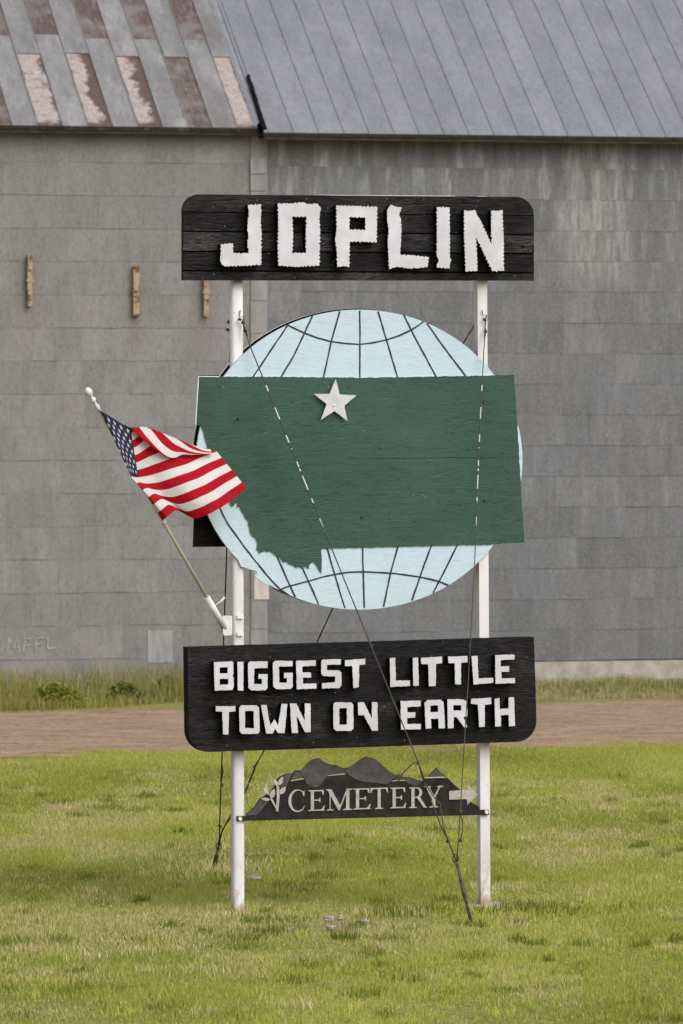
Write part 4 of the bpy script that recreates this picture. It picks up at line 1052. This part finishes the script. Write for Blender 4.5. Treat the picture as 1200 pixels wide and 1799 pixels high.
cable('guy cable passing behind the globe from the right post to the rear anchor', kinked(d0, rB, [(600, 816), (1072, 583), (1126, 558), (1322, 462), (1345, 449), (1392, 431), (1430, 406), (1460, 390)]), .0060,
      [near_line(d0, rB, [(447, 1348)])[0]], [near_line(d0, rB, [(430,1395),(410,1430),(396,1450),(386,1470)]), near_line(d0, rB, [(460,1326),(450,1345),(432,1390)])], M['steel_dark'])
for (foot, top, lab) in ((gA, rodTop, 'rusty anchor rod leaning out of the lawn in front of the right post'), (gB, rB, 'dark anchor rod with turnbuckle in the lawn behind the left post')):
    root = empty('ground_anchor', (foot.x, foot.y, 0)); tag(root, lab, 'anchor', 'cable anchors in the lawn')
    d = top - foot
    tube('rod', [d*-.12, d*.5, d*.98], [.014, .014, .011], M['rusty_rod'], root, 8)
    bm = bmesh.new(); n = d.normalized(); ring = [d + n*.03 + Vector((math.cos(k*math.pi/5)*.022, 0, math.sin(k*math.pi/5)*.03)) for k in range(11)]
    bm_tube(bm, ring, .006, 6, False); from_bm('eye', bm, M['steel_dark'], root)
    tube('turnbuckle', [d*.42, d*.46, d*.70, d*.74] if foot is gA else [d*.2, d*.25, d*.75, d*.8], [.012, .018, .018, .012], M['rusty_rod'] if foot is gA else M['steel_dark'], root, 8)

# ------------------------------------------------------------------ stones and the post's concrete footing
def lump(name, P, sx, sy, sz, mat, seed, label, cat, group=None):
    rnd = random.Random(seed); bm = bmesh.new(); bmesh.ops.create_icosphere(bm, subdivisions=3, radius=1)
    ph = [rnd.uniform(0, 6) for _ in range(6)]
    for v in bm.verts:
        k = 1 + .16*math.sin(3*v.co.x+ph[0]) + .14*math.sin(4*v.co.y+ph[1]) + .12*math.sin(5*v.co.z+ph[2]) + rnd.uniform(-.04, .04)
        v.co = Vector((v.co.x*sx*k, v.co.y*sy*k, v.co.z*sz*k))
    o = from_bm(name, bm, mat); o.location = P; return tag(o, label, cat, group)
fp = SP.o + SP.u*d_x if False else SP.o + SP.u*s_(850.5, 1592).x
lump('footing', (fp.x, fp.y-.02, .0), .15, .17, .035, M['concrete'], 2, 'cracked pale concrete footing round the base of the right post', 'footing')
for i, (x, y, s, lab) in enumerate(((577, 1620, .038, 'flat pale stone, leftmost on the bare patch below the sign'), (597, 1618, .028, 'small pale stone just right of the leftmost one on the bare patch'), (637, 1625, .030, 'bright pale stone lying alone at the right of the bare patch'), (580, 1636, .030, 'brownish stone nearest the viewer on the bare patch'), (443, 1549, .060, 'rounded pale stone in the grass behind the left post'))):
    g = ground_pt(x, y); s *= .85; lump('stone', (g.x, g.y, .028), s*1.3, s*1.1, s*.75, M['stone'], 20+i, lab, 'stone', 'pale stones in the grass')

# ------------------------------------------------------------------ grass, weeds
def lawn():
    n = 1100000
    Y = np.sqrt(np.random.rand(n)*(66.5**2-35.5**2)+35.5**2); lat = np.random.rand(n)
    inner = np.random.rand(n) < .78; hw = np.where(inner, .062*Y+1.0, .062*Y+7)
    X = (lat*2-1)*hw
    # keep to the near side of the road
    off = (X-BP.o.x)*BP.n.x + (Y-BP.o.y)*BP.n.y
    keep = (off > 12.30 + (vnoise(X, Y, 1.1, 5)-.5)*1.1 + (vnoise(X, Y, 5.0, 35)-.5)*.5) | ((off > 11.2) & (vnoise(X, Y*.7, 4.2, 25) > .55) & (np.random.rand(n) < .10))
    clump = vnoise(X*1.0, Y*.55, 2.3, 1)*.6 + vnoise(X, Y*.6, 6.0, 2)*.4
    dry = vnoise(X, Y*.5, .42, 3)*.55 + vnoise(X, Y*.6, 1.5, 4)*.45
    # trampled, straw-coloured ground round the sign's foot
    r = np.sqrt((X*.55)**2 + ((Y-43.6)*.42)**2); wear = np.clip(1.25-r, 0, 1)
    dry = np.clip(dry + wear*.22 - np.clip((Y-50)/30, 0, .16), 0, 1)
    bare = np.sqrt(((X-.15)*.75)**2 + ((Y-43.9)*.8)**2) + (vnoise(X, Y, 3, 8)-.5)*.7
    keep &= (bare > .30) | (np.random.rand(n) < .35)
    keep &= np.random.rand(n) < (.45 + .9*clump)
    X, Y, clump, dry, wear = X[keep], Y[keep], clump[keep], dry[keep], wear[keep]; m = len(X)
    H = (.016 + .055*clump**1.7)*(1-.35*wear)*np.random.uniform(.65, 1.35, m)
    W = np.random.uniform(.004, .007, m)
    g1 = np.array([.205, .245, .040]); g2 = np.array([.50, .515, .110]); st = np.array([.68, .585, .29])
    k = np.clip(np.random.rand(m)*.65 + (vnoise(X, Y*.5, .8, 6)-.3)*.7, 0, 1)[:,None]
    c = g1*(1-k) + g2*k
    sd = (np.random.rand(m) < np.clip((dry-.39)*2.0, .09, .62))[:,None]
    c = np.where(sd, st*np.random.uniform(.6, 1.1, (m,1)), c)
    # darker and paler tufts
    tx, ty, th_, tw, tc = [], [], [], [], []
    rt = np.random.RandomState(31); many = []
    for _ in range(300):
        py = 660 + 42273/ rt.uniform(37.2, 60); px = rt.uniform(-60, 1260); dk = rt.rand()
        many.append((px, py, int(rt.uniform(25, 110)), rt.uniform(.03, .12), rt.uniform(.045, .085), (g1*rt.uniform(.82, 1.1) if dk < .55 else (st*.9 if dk < .8 else g2*.95))))
    for (px, py, n_, rad, h_, col_) in tuple(many) + ((604,1652,150,.07,.075,g1*.8),(690,1652,120,.09,.06,g1*.85),(470,1640,220,.13,.06,g1*.8),(420,1652,180,.10,.06,g1*.75),(940,1600,420,.22,.07,g1*.8),(985,1598,200,.16,.06,g1*.8),(700,1607,260,.2,.08,g1*.9),(770,1600,200,.14,.07,g1*.9),
        (416,1612,110,.07,.055,st*.95),(408,1606,110,.16,.07,st),(434,1600,110,.10,.08,g2),(385,1535,260,.25,.10,st),(356,1536,260,.22,.09,st),(845,1604,220,.16,.06,g2),(830,1628,160,.08,.06,g1),(550,1700,200,.16,.07,g1*1.1)):
        g_ = ground_pt(px, py)
        tx.append(g_.x + np.random.normal(0, rad, n_)); ty.append(g_.y + np.random.normal(0, rad*1.3, n_)); th_.append(h_*np.random.uniform(.4, 1.3, n_)); tw.append(np.random.uniform(.006, .010, n_)); tc.append(col_*np.random.uniform(.7, 1.2, (n_,1)))
    X = np.concatenate([X]+tx); Y = np.concatenate([Y]+ty); H = np.concatenate([H]+th_); W = np.concatenate([W]+tw); c = np.concatenate([c]+tc)
    o = blades('lawn_grass', X, Y, H, W, c.astype(np.float32), M['blade'], .8)
    tag(o, 'short patchy green and straw-coloured lawn round the sign', 'grass', kind='stuff')
lawn()
def weeds():
    n = 110000
    s = np.random.uniform(-13, 13, n); d = np.abs(np.random.normal(0, 1, n))
    off = np.random.uniform(.10, 4.4, n)
    dens = vnoise(s, off, .9, 12)*.6 + vnoise(s, off, 2.6, 13)*.4
    front = 3.4 + (vnoise(s, s*0, .7, 15)-.5)*2.2
    keep = (np.random.rand(n) < dens*1.4) & (off < front)
    s, off, dens = s[keep], off[keep], dens[keep]; m = len(s)
    left = np.clip((1.5 - s)/3.0, 0, 1)
    tall = (.11 + .155*left)*(.45 + 1.0*vnoise(s, off, 1.3, 16))*np.where(off < 2.6, 1, .55)
    H = tall*np.random.uniform(.6, 1.5, m)
    W = np.random.uniform(.006, .013, m)
    g1 = np.array([.155, .165, .038]); g2 = np.array([.32, .29, .085]); st = np.array([.48, .41, .23])
    k = np.clip(vnoise(s, off, 1.1, 17) + np.random.uniform(-.3, .3, m), 0, 1)[:,None]
    c = g1*(1-k)+g2*k
    sd = (np.random.rand(m) < np.clip(vnoise(s, off, .6, 18)*1.2-.15, .12, .8))[:,None]
    c = np.where(sd, st*np.random.uniform(.6, 1.1, (m,1)), c)
    X = BP.o.x + BP.u.x*s + BP.n.x*off; Y = BP.o.y + BP.u.y*s + BP.n.y*off
    o = blades('tall_grass', X, Y, H, W, c.astype(np.float32), M['blade'], .55)
    tag(o, 'tall rank grass growing along the foot of the warehouse wall', 'grass', kind='stuff')
weeds()
def bush(px, py, off, R_, Hh, label, seed, cols):
    rnd = random.Random(seed); base = ground_pt(px, py); root = empty('weed_bush', (base.x, base.y, 0))
    tag(root, label, 'bush', 'leafy weeds at the foot of the warehouse')
    bm = bmesh.new()
    for _ in range(7):
        a = rnd.uniform(0, 6.28); t = Vector((math.cos(a)*R_*.7*rnd.random(), math.sin(a)*R_*.4*rnd.random(), Hh*rnd.uniform(.6, .95)))
        bm_tube(bm, [(0, 0, -.02), t*.5 + Vector((0, 0, .03)), t], [.008, .006, .003], 5)
    from_bm('stem', bm, simple('weed_stem', (.07, .09, .03, 1), (.12, .12, .05, 1)), root)
    bm = bmesh.new(); cl = []
    for _ in range(2600):
        a = rnd.uniform(0, 6.28); e = rnd.random()**.5; zz = rnd.random()**1.5
        rr = R_*e*(1-.55*zz)*(1+.3*math.sin(3*a+seed)); c_ = Vector((math.cos(a)*rr, math.sin(a)*rr*.6, .005 + Hh*zz*(1-.25*e)))
        L_ = rnd.uniform(.025, .06); q = Matrix.Rotation(rnd.uniform(0, 6.28), 3, 'Z') @ Matrix.Rotation(rnd.uniform(-.9, .9), 3, 'X')
        v = [bm.verts.new(c_ + q @ Vector(p)) for p in ((-L_*.3, 0, 0), (0, -L_*.6, 0), (L_*.3, 0, .01), (0, L_*.7, 0))]
        bm.faces.new(v); k = rnd.random(); cl.append([cols[0][i]*(1-k) + cols[1][i]*k for i in range(3)])
    o = from_bm('foliage', bm, M['blade'], root)
    at = o.data.color_attributes.new('col', 'FLOAT_COLOR', 'CORNER')
    for p, c_ in zip(o.data.polygons, cl):
        for li in p.loop_indices: at.data[li].color = (*c_, 1)
G = ((.18, .21, .035), (.33, .35, .07)); G2 = ((.15, .17, .040), (.25, .26, .08))
bush(95, 1243, 0, .45, .34, 'bright green leafy weed clump low by the wall at far left', 1, G)
bush(215, 1236, 0, .30, .30, 'olive weed clump beside the pale patch sheet on the wall', 2, G2)
bush(295, 1228, 0, .22, .34, 'narrow upright weed clump just left of the lower black board', 3, G2)
